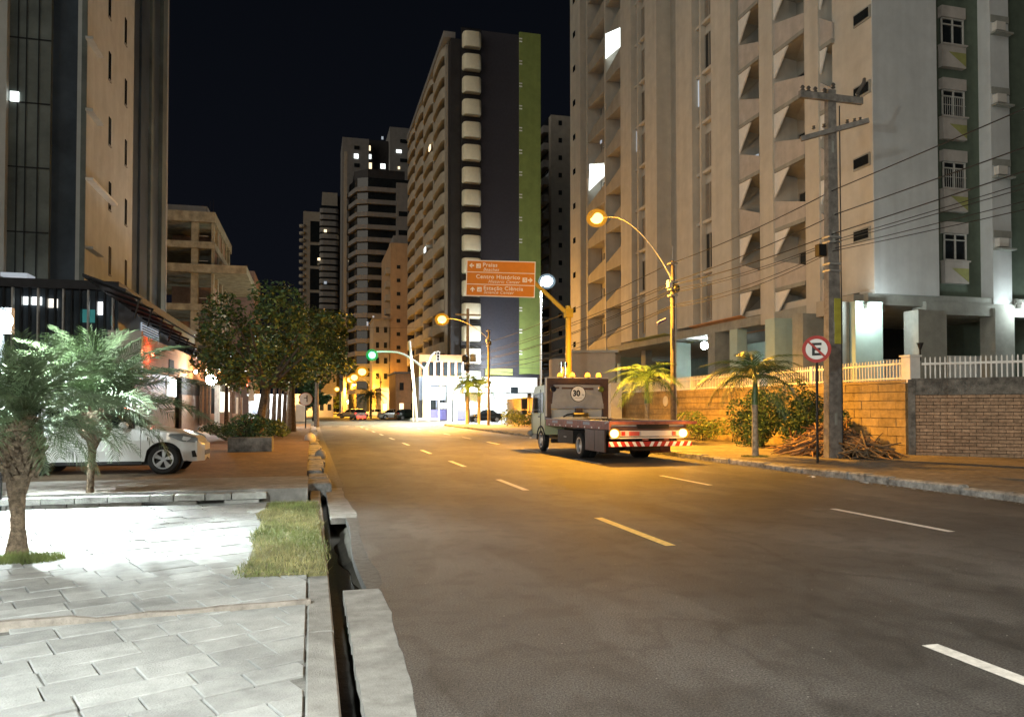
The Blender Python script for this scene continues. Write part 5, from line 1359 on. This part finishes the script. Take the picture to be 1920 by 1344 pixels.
# planter box, clipped hedges, rubbish on the pavement
p = G(469,846,.25)
t = thing('planter', 'dark rectangular planter with clipped shrub under the nearest street tree', 'planter', (p.x, p.y+.5, .24))
MB().cb(0,0,.22,1.30,1.3,.46,.02).build('box', M['coping'], t)
leafcloud(MB(), [((-.25,0,.75),(.5,.5,.42),700),((.3,0,.7),(.45,.5,.38),700),((0,.2,.9),(.4,.4,.3),400)], .05, 1.0, n_mats=2).build('shrub', [M['leafd'],M['leaf']], t, fix=False)
bush(T(415,33), 34, .24, 1.1, 1.3, .85, 1800, .05, 'low dark hedge left of the planter in front of the restaurant porch', [M['leafd'],M['leaf']])
bush(T(516,38), 40, .24, .9, 4.5, .95, 2600, .06, 'long green hedge between the planter and the thick-trunked tree', [M['leaf'],M['leafy']])
mcp = thing('motorcycle', 'dark motorcycle parked behind the planter', 'motorcycle', (T(462,31.8), 31.8, .24), rad(70))
for x in (-.62,.62): MB().lathe([(.20,-.04),(.30,-.05),(.30,.05),(.20,.04)],18,'y',(x,0,.30)).build('wheel', M['rubber'], mcp)
MB().cb(-.1,0,.75,.85,.26,.14,.03).build('seat', M['black'], mcp); MB().ball((.25,0,.80),.20,10,.7).build('tank', M['red'], mcp)
MB().tube([(.62,0,.3),(.42,0,.95),(.38,0,1.05)],.03,6).tube([(.38,-.33,1.08),(.38,.33,1.08)],.02,6).cb(0,0,.42,.5,.24,.3).build('frame', M['darkmetal'], mcp)
for (px,py,z,s_,lab,m) in ((581,829,.15,.42,'pale rubbish bag on the left kerb',M['cabwhite']),(601,860,.1,.30,'small pale lump on the broken left kerb',M['apron'])):
    p = G(px,py,z); MBx = MB(); MBx.lathe([(s_*.5,0),(s_*.62,s_*.3),(s_*.5,s_*.7),(s_*.15,s_*.95)],9,'z'); o = MBx.build('rubbish_bag', m, smooth=True); o.location = (p.x, p.y, z); tag(o, lab, 'bag' if s_ > .35 else 'stone')

# =================================================================== VEHICLES
def wheel(parent, x, y, z, r, w, side, spokes=5, steel=False, dual=False):
    """axis along y; side = +1 faces +y"""
    h = bpy.data.objects.new('wheel', MB().lathe([(r*.62,-w/2),(r*.9,-w/2),(r,-w*.36),(r,w*.36),(r*.9,w/2),(r*.62,w/2),(r*.60,w*.25),(r*.60,-w*.25),(r*.62,-w/2)],32,'y',cap=False).mesh('tyre', M['rubber']))
    COL.objects.link(h); h.parent = parent; h.location = (x, y, z)
    h.data.polygons.foreach_set('use_smooth', [True]*len(h.data.polygons)); h.data.set_sharp_from_angle(angle=rad(35))
    mb = MB(); yf = side*w*.36
    mb.lathe([(r*.66,side*w*.51),(r*.64,side*w*.30),(r*.58,side*w*.22),(r*.59,side*w*.505),(r*.66,side*w*.51)],28,'y',cap=False)
    if steel:
        mb.lathe([(r*.60,side*w*.1),(r*.45,side*w*.18),(r*.30,side*w*(.5 if not dual else -.1)),(r*.12,side*w*(.5 if not dual else -.1))],20,'y')
    else:
        for k in range(spokes):
            a = 2*PI*k/spokes+.3
            def pt(rr, da, yy): return (rr*math.cos(a+da), yy, rr*math.sin(a+da))
            mb.prism([pt(r*.12,-.6,yf*1.05),pt(r*.62,-.34,yf*.95),pt(r*.62,.20,yf*.95),pt(r*.12,.6,yf*1.05)], (0,-side*.03,0))
        mb.lathe([(r*.15,yf*1.18),(r*.15,yf*.8)],12,'y')
    mb.build('rim', M['alloy'], h, smooth=False)
    if not steel: MB().lathe([(r*.60,side*w*.02),(r*.60,side*w*.0)],20,'y').build('brake_shade', M['black'], h)
    return h
def car(lab, x, y, z, heading, paint, L=4.0, W=1.70, H=1.47, wb=2.50, hatch=True, group=None, detail=True, name='parked_car', lights=False):
    """local +x = forward"""
    t = thing(name, lab, 'car', (x, y, z), heading, group)
    r = .305; xf = wb/2+.0; xr = -wb/2; fo = L*.5*.0
    x0, x1 = xr-(L-wb)*.48, xf+(L-wb)*.52
    N = 64
    def lerp_(tab, x):
        for (a, va), (b, vb) in zip(tab, tab[1:]):
            if x <= b: u = (x-a)/(b-a); u = u*u*(3-2*u); return va+(vb-va)*u
        return tab[-1][1]
    belt = [(x0,.88),(x0+.35,.98),(-.2,.96),(xf-.75,.93),(xf+.1,.86),(x1-.22,.74),(x1,.58)]
    top = [(x0,.90),(x0+.10,1.0),(x0+.52,1.36) if hatch else (x0+.55,1.02),(x0+.95,1.44) if hatch else (x0+1.15,1.40),(-.15,1.47),(xf-1.10,1.38),(xf-.30,.955),(xf+.15,.88),(x1-.2,.76),(x1,.60)]
    hw = [(x0,.66),(x0+.25,.80),(xr,.845),(0,.85),(xf,.845),(x1-.38,.72),(x1-.14,.56),(x1,.34)]
    k_ = H/1.47; wk = W/1.70
    rows = []
    for i in range(N+1):
        xx = x0+(x1-x0)*i/N; h = lerp_(hw,xx)*wk; b_ = lerp_(belt,xx)*k_; tp = max(lerp_(top,xx)*k_, b_+.012)
        sill = .26
        if xx > x1-.25: sill = .24
        ar = r+.055; arch = sill
        for xw in (xf, xr):
            dxx = abs(xx-xw)
            if dxx < ar: arch = max(arch, r+math.sqrt(ar*ar-dxx*dxx))
        tum = max(0, (tp-b_))*.42
        rows.append([(xx,h*.93,arch) if arch == sill else (xx,h*1.01,arch),(xx,h*1.0,max(arch+.01,.48)),(xx,h,max(arch+.02,.70 if b_ > .75 else b_-.05)),(xx,h*.965,max(b_-.0,arch+.03)),(xx,h*.93,b_+.012),(xx,h*.93-tum*.9,tp-.05*min(1,(tp-b_)*5)),(xx,(h*.93-tum)*.72,tp),(xx,0,tp+.02)])
    body, glass = MB(), MB()
    def is_glass_side(i):
        xx = x0+(x1-x0)*(i+.5)/N; u = (lerp_(top,xx)-lerp_(belt,xx))
        if u < .13: return False
        for p_ in (-.12, -1.02): 
            if abs(xx-p_) < .045: return False
        return xx > x0+.30
    for s_ in (1,-1):
        for i in range(N):
            for j in range(7):
                q_ = [rows[i][j],rows[i+1][j],rows[i+1][j+1],rows[i][j+1]]
                q_ = [(a,b*s_,c) for a,b,c in q_]
                xx = x0+(x1-x0)*(i+.5)/N
                g = (j == 4 and is_glass_side(i))
                if j >= 5:
                    dz = rows[i+1][7][2]-rows[i][7][2]; sl = dz/((x1-x0)/N)
                    if xf-1.15 < xx < xf-.36 and sl < -.35: g = True
                    if hatch and x0+.14 < xx < x0+.55 and sl > .5: g = True
                (glass if g else body).add(q_, [(0,1,2,3)])
    # ends and floor
    for i in (0,N):
        for s_ in (1,-1): body.add([(a,b*s_,c) for a,b,c in rows[i]]+[(rows[i][0][0],0,.30)], [tuple(range(9))])
    bo = body.build('body', paint, t, smooth=True); glass.build('windows', M['glass'], t, smooth=True)
    MB().bx(x0+.35,x1-.52,-W/2+.14,W/2-.14,.18,.60).build('underbody', M['black'], t)
    for xw in (xf,xr):
        for s_ in (1,-1):
            wheel(t, xw, s_*(W/2-.12), r, r, .20, s_)
    # wheel-arch liners
    for s_ in (1,-1):
        for xw in (xf,xr): MB().lathe([(r+.05,s_*(W/2-.30)),(r+.05,s_*(W/2-.28))],24,'y',(xw,0,r)).build('arch_liner', M['black'], t)
    # lamps
    for s_ in (1,-1):
        MB().prism([(x1-.12,s_*.50*wk,.66),(x1-.42,s_*(.74)*wk,.70),(x1-.62,s_*.80*wk,.79),(x1-.36,s_*.68*wk,.80),(x1-.16,s_*.48*wk,.73)],(0,0,.035)).add([(x1-.10,s_*.52*wk,.63),(x1-.38,s_*.745*wk,.66),(x1-.66,s_*.845*wk,.80),(x1-.34,s_*.75*wk,.80),(x1-.12,s_*.52*wk,.73)],[(0,1,2,3,4)]).build('headlight', M['headlight'], t)
        MB().add([(x0+.0,s_*.60*wk,.70),(x0+.22,s_*.81*wk,.72),(x0+.24,s_*.815*wk,.98),(x0+.02,s_*.62*wk,.95)],[(0,1,2,3)]).build('tail_lamp', M['tailred'] if lights else M['red'], t) if True else None
        if detail:
            MB().prism([(x1-.12,s_*.53*wk,.33),(x1-.20,s_*.60*wk,.33),(x1-.22,s_*.61*wk,.46),(x1-.16,s_*.57*wk,.47)],(0,s_*.012,0)).build('fog_lamp_recess', M['black'], t)
            for xd in (-.25,-1.15): MB().cb(xd,s_*.855*wk,.86,.17,.03,.035,.008).build('door_handle', M['chrome'], t)
            for xd in (.82,-.12,-1.03): MB().bx(xd,xd+.007,s_*.846*wk-.004,s_*.846*wk+.004,.34,.92).build('door_gap', M['black'], t)
            MB().bx(-1.5 if False else xr+.42,xf-.42,s_*.80*wk-.02,s_*.80*wk+.02,.21,.27).build('sill_trim', M['black'], t)
            MB().ball((xf-.72,s_*.96*wk,1.0),.10,10,.8).build('door_mirror', paint, t, smooth=True)
    MB().bx(x1-.035,x1+.01,-.32,.32,.36,.46).build('grille', M['black'], t)
    MB().cb(x0-.02,0,.66,.03,.42,.13).build('number_plate', M['silver'], t)
    return t
# white car on the forecourt, nose to the right
wf, wr = P(315,887,15.65), P(85,887,15.65)
hd = math.atan2(wf.y-wr.y, wf.x-wr.x)+rad(13); cxy = (wf+wr)/2; cxy.x -= .17
nrm = Vector((-math.sin(hd), math.cos(hd)))
car('white hatchback on the raised forecourt behind the palms, nose towards the road', cxy.x+nrm.x*.75, cxy.y+nrm.y*.75, FZ-.005, hd, M['carwhite'], L=3.9, wb=2.50)
for (px,D,hdg,pt,lab,li,ht) in ((733,112,rad(200),M['carwhite'],'white hatchback parked beyond the junction, left of the black car',False,True),(768,104,rad(12),M['cardg'],'black car parked behind the traffic light gantry',False,True),(908,88,rad(185),M['cardark'],'dark car by the glaring white canopy',False,False),
    (671,108,rad(100),M['carpink'],'pale car with glowing red tail lamps crossing the junction',True,True),(656,126,rad(170),M['carpink'],'pale car seen side-on left of the one with red tail lamps',False,True),(700,128,rad(182),M['carwhite'],'overexposed white car behind the small far palm',False,True)):
    p = P(px,780,D); c_ = car(lab, p.x, p.y, .0, hdg, pt, detail=False, hatch=ht, lights=li)
    if li:
        MB().cb(-2.1,0,.35,.1,1.2,.3).build('glowing_rear_bumper', M['tailred'], c_)  # red tail-lamp glow put into the bumper's colour
# ---------------------------------------------------------------- tow truck (local +x = forward, +y = its left side)
TXl, TXr = 8.30, 10.75
TY = 20.75
tk = thing('tow_truck', 'flatbed tow truck, pale cab, panel marked 30, amber roof lamps lit, at the kerb', 'truck', ((TXl+TXr)/2, TY, 0), PI/2)
hwid = (TXr-TXl)/2
def k(name, m, *b, **kw):
    mb = MB()
    for bb in b: mb.bx(*bb)
    return mb.build(name, M[m] if isinstance(m, str) else m, tk, **kw)
CB = 6.42      # back of the cab
# cab
cabm = M['limecab']
prof = [(CB,.62),(CB+1.72,.62),(CB+1.80,1.15),(CB+1.52,2.15),(CB+1.25,2.42),(CB,2.46)]
MB().prism([(x,-hwid+.02,z) for x,z in prof], (0,2*hwid-.04,0)).build('cab', cabm, tk)
for s_ in (1,-1):
    yy = s_*(hwid-.01)
    MB().prism([(CB+.52,yy,1.42),(CB+1.60,yy,1.42),(CB+1.40,yy,2.12),(CB+.52,yy,2.18)],(0,s_*.012,0)).build('side_window', M['glass'], tk)
    MB().prism([(CB+.12,yy,1.42),(CB+.42,yy,1.42),(CB+.42,yy,2.18),(CB+.12,yy,2.18)],(0,s_*.012,0)).build('rear_quarter_window', M['glass'], tk)
    MB().bx(CB+.46,CB+.472,yy-.004,yy+.016,.75,2.3).bx(CB+1.64,CB+1.652,yy-.004,yy+.016,.75,1.4).build('door_gap', M['black'], tk)
    MB().cb(CB+.62,s_*(hwid+.015),1.28,.18,.03,.04).build('door_handle', M['black'], tk)
    MB().tube([(CB+1.62,s_*hwid,2.0),(CB+1.80,s_*(hwid+.24),2.0),(CB+1.80,s_*(hwid+.24),1.4),(CB+1.7,s_*hwid,1.3)],.018,6).build('mirror_arm', M['black'], tk)
    MB().cb(CB+1.78,s_*(hwid+.26),1.78,.12,.22,.46,.03).cb(CB+1.78,s_*(hwid+.26),1.45,.12,.20,.16,.02).build('door_mirror', M['black'], tk)
MB().prism([(CB+1.79,-hwid+.15,1.25),(CB+1.545,-hwid+.2,2.1),(CB+1.545,hwid-.2,2.1),(CB+1.79,hwid-.15,1.25)],(.02,0,.0)).build('windscreen', M['glass'], tk)
k('front_bumper','cabwhite',(CB+1.6,CB+1.95,-hwid,hwid,.42,.72))
MB().ball((CB+1.7,hwid+.02,.62),.14,10).build('headlamp_bulge', M['headlight'], tk)
# headboard with trapezoid panel
HX = 6.2
zb0, zb1 = 1.18, 2.70
for s_ in (1,-1):
    MB().prism([(HX,s_*hwid,zb0),(HX,s_*(hwid-.22),zb0),(HX,s_*(hwid-.16),zb1-.1),(HX,s_*hwid,zb1-.1)],(.16,0,0)).build('headboard_side', M['maroon'], tk)
k('headboard_top','maroon',(HX-.01,HX+.17,-hwid,hwid,zb1-.18,zb1)); k('headboard_bar','silver',(HX-.02,HX+.14,-hwid+.2,hwid-.2,1.58,1.76))
k('top_edge','cabwhite',(HX-.02,HX+.18,-hwid,hwid,zb1+.002,zb1+.03)); k('left_edge','cabwhite',(HX-.02,HX+.02,hwid-.04,hwid+.015,1.3,zb1))
MB().prism([(HX-.03,-hwid+.22,1.76),(HX-.03,hwid-.24,1.76),(HX-.03,hwid-.30,2.46),(HX-.03,-hwid+.34,2.46)],(.03,0,0)).build('headboard_panel', M['silver'], tk)
MB().prism([(HX+.01,-hwid+.1,1.76),(HX+.01,hwid-.1,1.76),(HX+.01,hwid-.1,2.53),(HX+.01,-hwid+.1,2.53)],(.03,0,0)).build('headboard_back', M['maroon'], tk)
k('dark_strip','maroon',(HX-.045,HX-.031,.72,.86,2.32,2.38),(HX-.045,HX-.031,.08,.62,2.30,2.37),(HX-.045,HX-.031,-.62,-.2,2.28,2.35))
cy_, cz_ = -.02, 2.13
MB().lathe([(.30,HX-.040),(.30,HX-.032)],36,'x',(0,cy_,cz_)).build('emblem_ring', M['signblack'], tk)
MB().lathe([(.275,HX-.048),(.275,HX-.041)],36,'x',(0,cy_,cz_)).build('emblem_face', M['signwhite'], tk)
text('30', .30, M['signblack'], tk, (HX-.052, cy_+.215, cz_-.08), (PI/2,0,-PI/2), bold=.012, sx=.95)
text('TIL', .075, M['signblack'], tk, (HX-.052, cy_-.13, cz_-.07), (PI/2,0,-PI/2))
k('emblem_line','signblack',(HX-.052,HX-.049,cy_-.14,cy_+.13,cz_-.155,cz_-.145),(HX-.052,HX-.049,cy_-.04,cy_+.04,cz_+.19,cz_+.20))
for y_ in (hwid-.28,-hwid+.30): MB().lathe([(.10,HX-.07),(.13,HX-.03)],16,'x',(0,y_,2.30)).build('work_lamp', M['chrome'], tk)
k('load_ledge','cabwhite',(HX-.5,HX-.02,-hwid+.25,hwid-.25,1.23,1.27)); k('cab_back_panel','cabwhite',(HX+.17,HX+.2,-hwid+.1,hwid-.1,1.2,1.58))
k('winch_post','maroon',(HX-.25,HX-.05,-.12,.12,1.27,1.6)); MB().lathe([(.09,-.28),(.09,.28)],12,'y',(HX-.35,-.0,1.34)).build('winch_drum', M['black'], tk)
MB().tube([(HX-.2,.62,1.28),(HX-.3,.5,1.36),(HX-.25,.25,1.4),(HX-.3,.1,1.42)],.03,6).build('hose', M['black'], tk)
for i, y_ in enumerate((.66,.18,-.42,-.86)):
    b_ = MB().lathe([(.10,0),(.105,.03),(.075,.12),(.03,.15)],14,'z',(HX+.05,y_,zb1+.06)).build('amber_beacon', M['amber'], tk, smooth=True); MB().lathe([(.085,0),(.085,.05)],12,'z',(HX+.05,y_,zb1+.02)).build('beacon_base', M['black'], b_)
MB().tube([(HX+.1,.58,zb1),(HX+.1,.58,zb1+.62)],.07,10).tube([(HX+.1,.42,zb1),(HX+.1,.42,zb1+.60)],.06,10).build('exhaust_stack', M['chrome'], tk, smooth=True)
lamp(tk,'POINT',(HX-.15,.1,zb1+.30),14,SODIUM,.15,world=False)
# deck and rails
k('deck','silver',(.05,HX,-hwid+.06,hwid-.06,1.06,1.12))
for s_ in (1,-1):
    k('side_rail','railred' if s_ > 0 else 'maroon',(.0,HX,s_*hwid-(.07 if s_>0 else 0),s_*hwid+(.0 if s_>0 else .07),.97,1.20))
    k('rail_trim','silver',(.0,HX,s_*hwid-.09,s_*hwid+.02,1.205,1.235))
    for i in range(9): k('reflector','signwhite',(.75+i*.62,.83+i*.62,s_*(hwid+.012)-.006,s_*(hwid+.012)+.006,.99,1.03))
for i in range(3): k('rail_decal','silver',(1.6+i*1.6,2.2+i*1.6,hwid+.001,hwid+.006,1.08,1.17))
MB().prism([(-.05,-hwid-.05,1.19),(-.05,hwid+.03,1.19),(.35,hwid,1.13),(.35,-hwid,1.13)],(0,0,.045)).build('tail_ramp', M['silver'], tk)
k('ramp_edge','railred',(-.08,-.05,-hwid-.30,hwid+.03,1.13,1.22)); k('ramp_hole','black',(-.02,.3,-.65,.35,1.0,1.12)); k('rear_beam','maroon',(.0,.12,-hwid+.05,hwid-.05,.93,1.05))
# tail lamp board, plate, striped bumper
k('light_board','cabwhite',(-.02,.06,-hwid+.10,hwid-.05,.78,.945)); k('board_lip','cabwhite',(-.03,.08,-hwid+.10,hwid-.05,.715,.755))
for y_ in (hwid-.14,-hwid+.14): 
    bo_ = MB().ball((-.09,y_,.865),.175,16,.85).build('tail_light_halo', M['haloa'], tk, smooth=True); MB().lathe([(.08,-.12),(.12,-.08),(.12,-.02)],18,'x',(0,y_,.865)).build('tail_bulb', M['bulbna'], bo_); lamp(tk,'POINT',(-.35,y_,.86),22,(1,.42,.08),.06,world=False)  # amber shell paints the glow round each tail bulb
k('number_plate','plate',(-.045,-.022,.30,.62,.80,.92)); text('MOU 3520', .075, M['signwhite'], tk, (-.048,.60,.83), (PI/2,0,-PI/2), name='plate_text', sx=.9) if False else None
k('bracket','railred',(-.05,.02,-.62,-.48,.66,.72),(-.05,.02,.02,.18,.66,.72))
bp2 = thing('striped_bumper', None, None); bp2.parent = tk
MB().bx(-.10,-.05,-hwid-.12,hwid+.05,.49,.63).build('bumper_bar', M['red'], bp2)
n_ = 11; Wd = 2*hwid+.15
for i in range(n_):
    y_ = -hwid-.10+Wd*(i+.25)/n_; sk = .07 if i >= n_/2 else -.07
    MB().prism([(-.103,y_,.493),(-.103,y_+.10,.493),(-.103,min(y_+.10+sk,hwid+.05),.627),(-.103,max(y_+sk,-hwid-.12),.627)],(.004,0,0)).build('stripe', M['signwhite'], bp2)
for y_ in (hwid-.42, -hwid+.42): k('tail_reflector','red',(-.045,-.02,y_-.05,y_+.05,.80,.92))
MB().tube([(.1,-hwid+.2,1.20),(1.2,-hwid+.25,1.15),(2.1,-.3,1.14),(3.4,.1,1.14),(HX-.4,0,1.3)],.014,5).build('winch_cable', M['black'], tk)
for x_ in (.7,2.2,3.7,5.2): k('deck_rib','maroon',(x_,x_+.05,-hwid+.08,hwid-.08,1.121,1.135))
for x_ in (1.0,2.6,4.2): k('tie_ring','galv',(x_,x_+.07,hwid-.14,hwid-.10,1.121,1.165))
k('tool_box_handle','galv',(3.95,4.2,hwid-.038,hwid-.02,.62,.65)); k('tool_box_seam','black',(3.3,4.9,hwid-.039,hwid-.034,.74,.75)); k('guard_seam','black',(1.2,1.215,hwid-.009,hwid-.003,.32,.93))
# chassis and boxes
k('chassis_rail','chassis',(.2,CB+1.5,.34,.44,.60,.86),(.2,CB+1.5,-.44,-.34,.60,.86)); k('subframe','maroon',(.1,HX,-.6,.6,.87,1.05))
k('side_box','chassis',(3.3,4.9,.55,hwid-.04,.42,.86)); k('fuel_tank','chassis',(3.4,4.9,-hwid+.05,-.55,.42,.86)); k('side_guard','maroon',(.4,2.05,hwid-.06,hwid-.01,.30,.95))
k('mudflap','railred',(.95,.98,-hwid+.05,-.5,.24,.70)); k('mudflap','black',(.95,.98,.5,hwid-.05,.24,.70)); k('axle_beam','chassis',(2.5,2.9,-.8,.8,.3,.5)); k('axle_beam','chassis',(CB+.3,CB+.5,-.8,.8,.3,.45))
k('differential','chassis',(1.95,2.5,-.25,.25,.25,.6)); k('spare_carrier','chassis',(.35,.9,-.55,.35,.34,.62))
for s_ in (1,-1):
    wheel(tk, 3.05-.35, s_*(hwid-.16), .40, .40, .24, s_, steel=True, dual=True); wheel(tk, 2.70, s_*(hwid-.42), .40, .40, .24, s_, steel=True, dual=True)
    wheel(tk, CB+.45, s_*(hwid-.12), .40, .40, .22, s_, steel=True)
    MB().tube([(CB+.45+.50*math.cos(a), s_*(hwid-.02), .42+.50*math.sin(a)) for a in [PI*i/10 for i in range(11)]], .035, 6).build('arch_trim', M['black'], tk)

# =================================================================== foreground lights (just off the left edge and behind the camera)
WL = P(-4, 600, 11.6)
t = thing('floodlight', 'glaring white floodlight at the photo edge behind the big palm', 'lamp', (WL.x, WL.y, .05))
MB().tube([(0,.12,0),(0,.12,WL.z-.0)],.05,8).build('post', M['darkmetal'], t); MB().ball((0,0,WL.z-.05),.20,14,.8).build('glowing_lamp_glass', M['lampw'], t, smooth=True)
MB().bx(-.16,.16,.05,.2,WL.z-.25,WL.z+.15).build('housing', M['darkmetal'], t)
lamp(t,'POINT',(WL.x+.15, WL.y-.30, WL.z-.05),1100,COOL,.10)
lamp(t,'SPOT',(WL.x+.1, WL.y-.2, WL.z),11000,COOL,.10,aim=(.42,-.22,-.95),size=rad(95),blend=.9)
t = thing('garden_lamp', 'white lamp on a post standing behind the camera on the left pavement', 'lamp', (-3.6, .5, 0))
MB().tube([(0,0,0),(0,0,4.6)],.05,8).build('post', M['darkmetal'], t); MB().ball((0,0,4.7),.18,12).build('glowing_lamp_glass', M['lampw'], t, smooth=True)
lamp(t,'POINT',(-3.6,.5,4.35),4600,(.92,1,.96),.15)
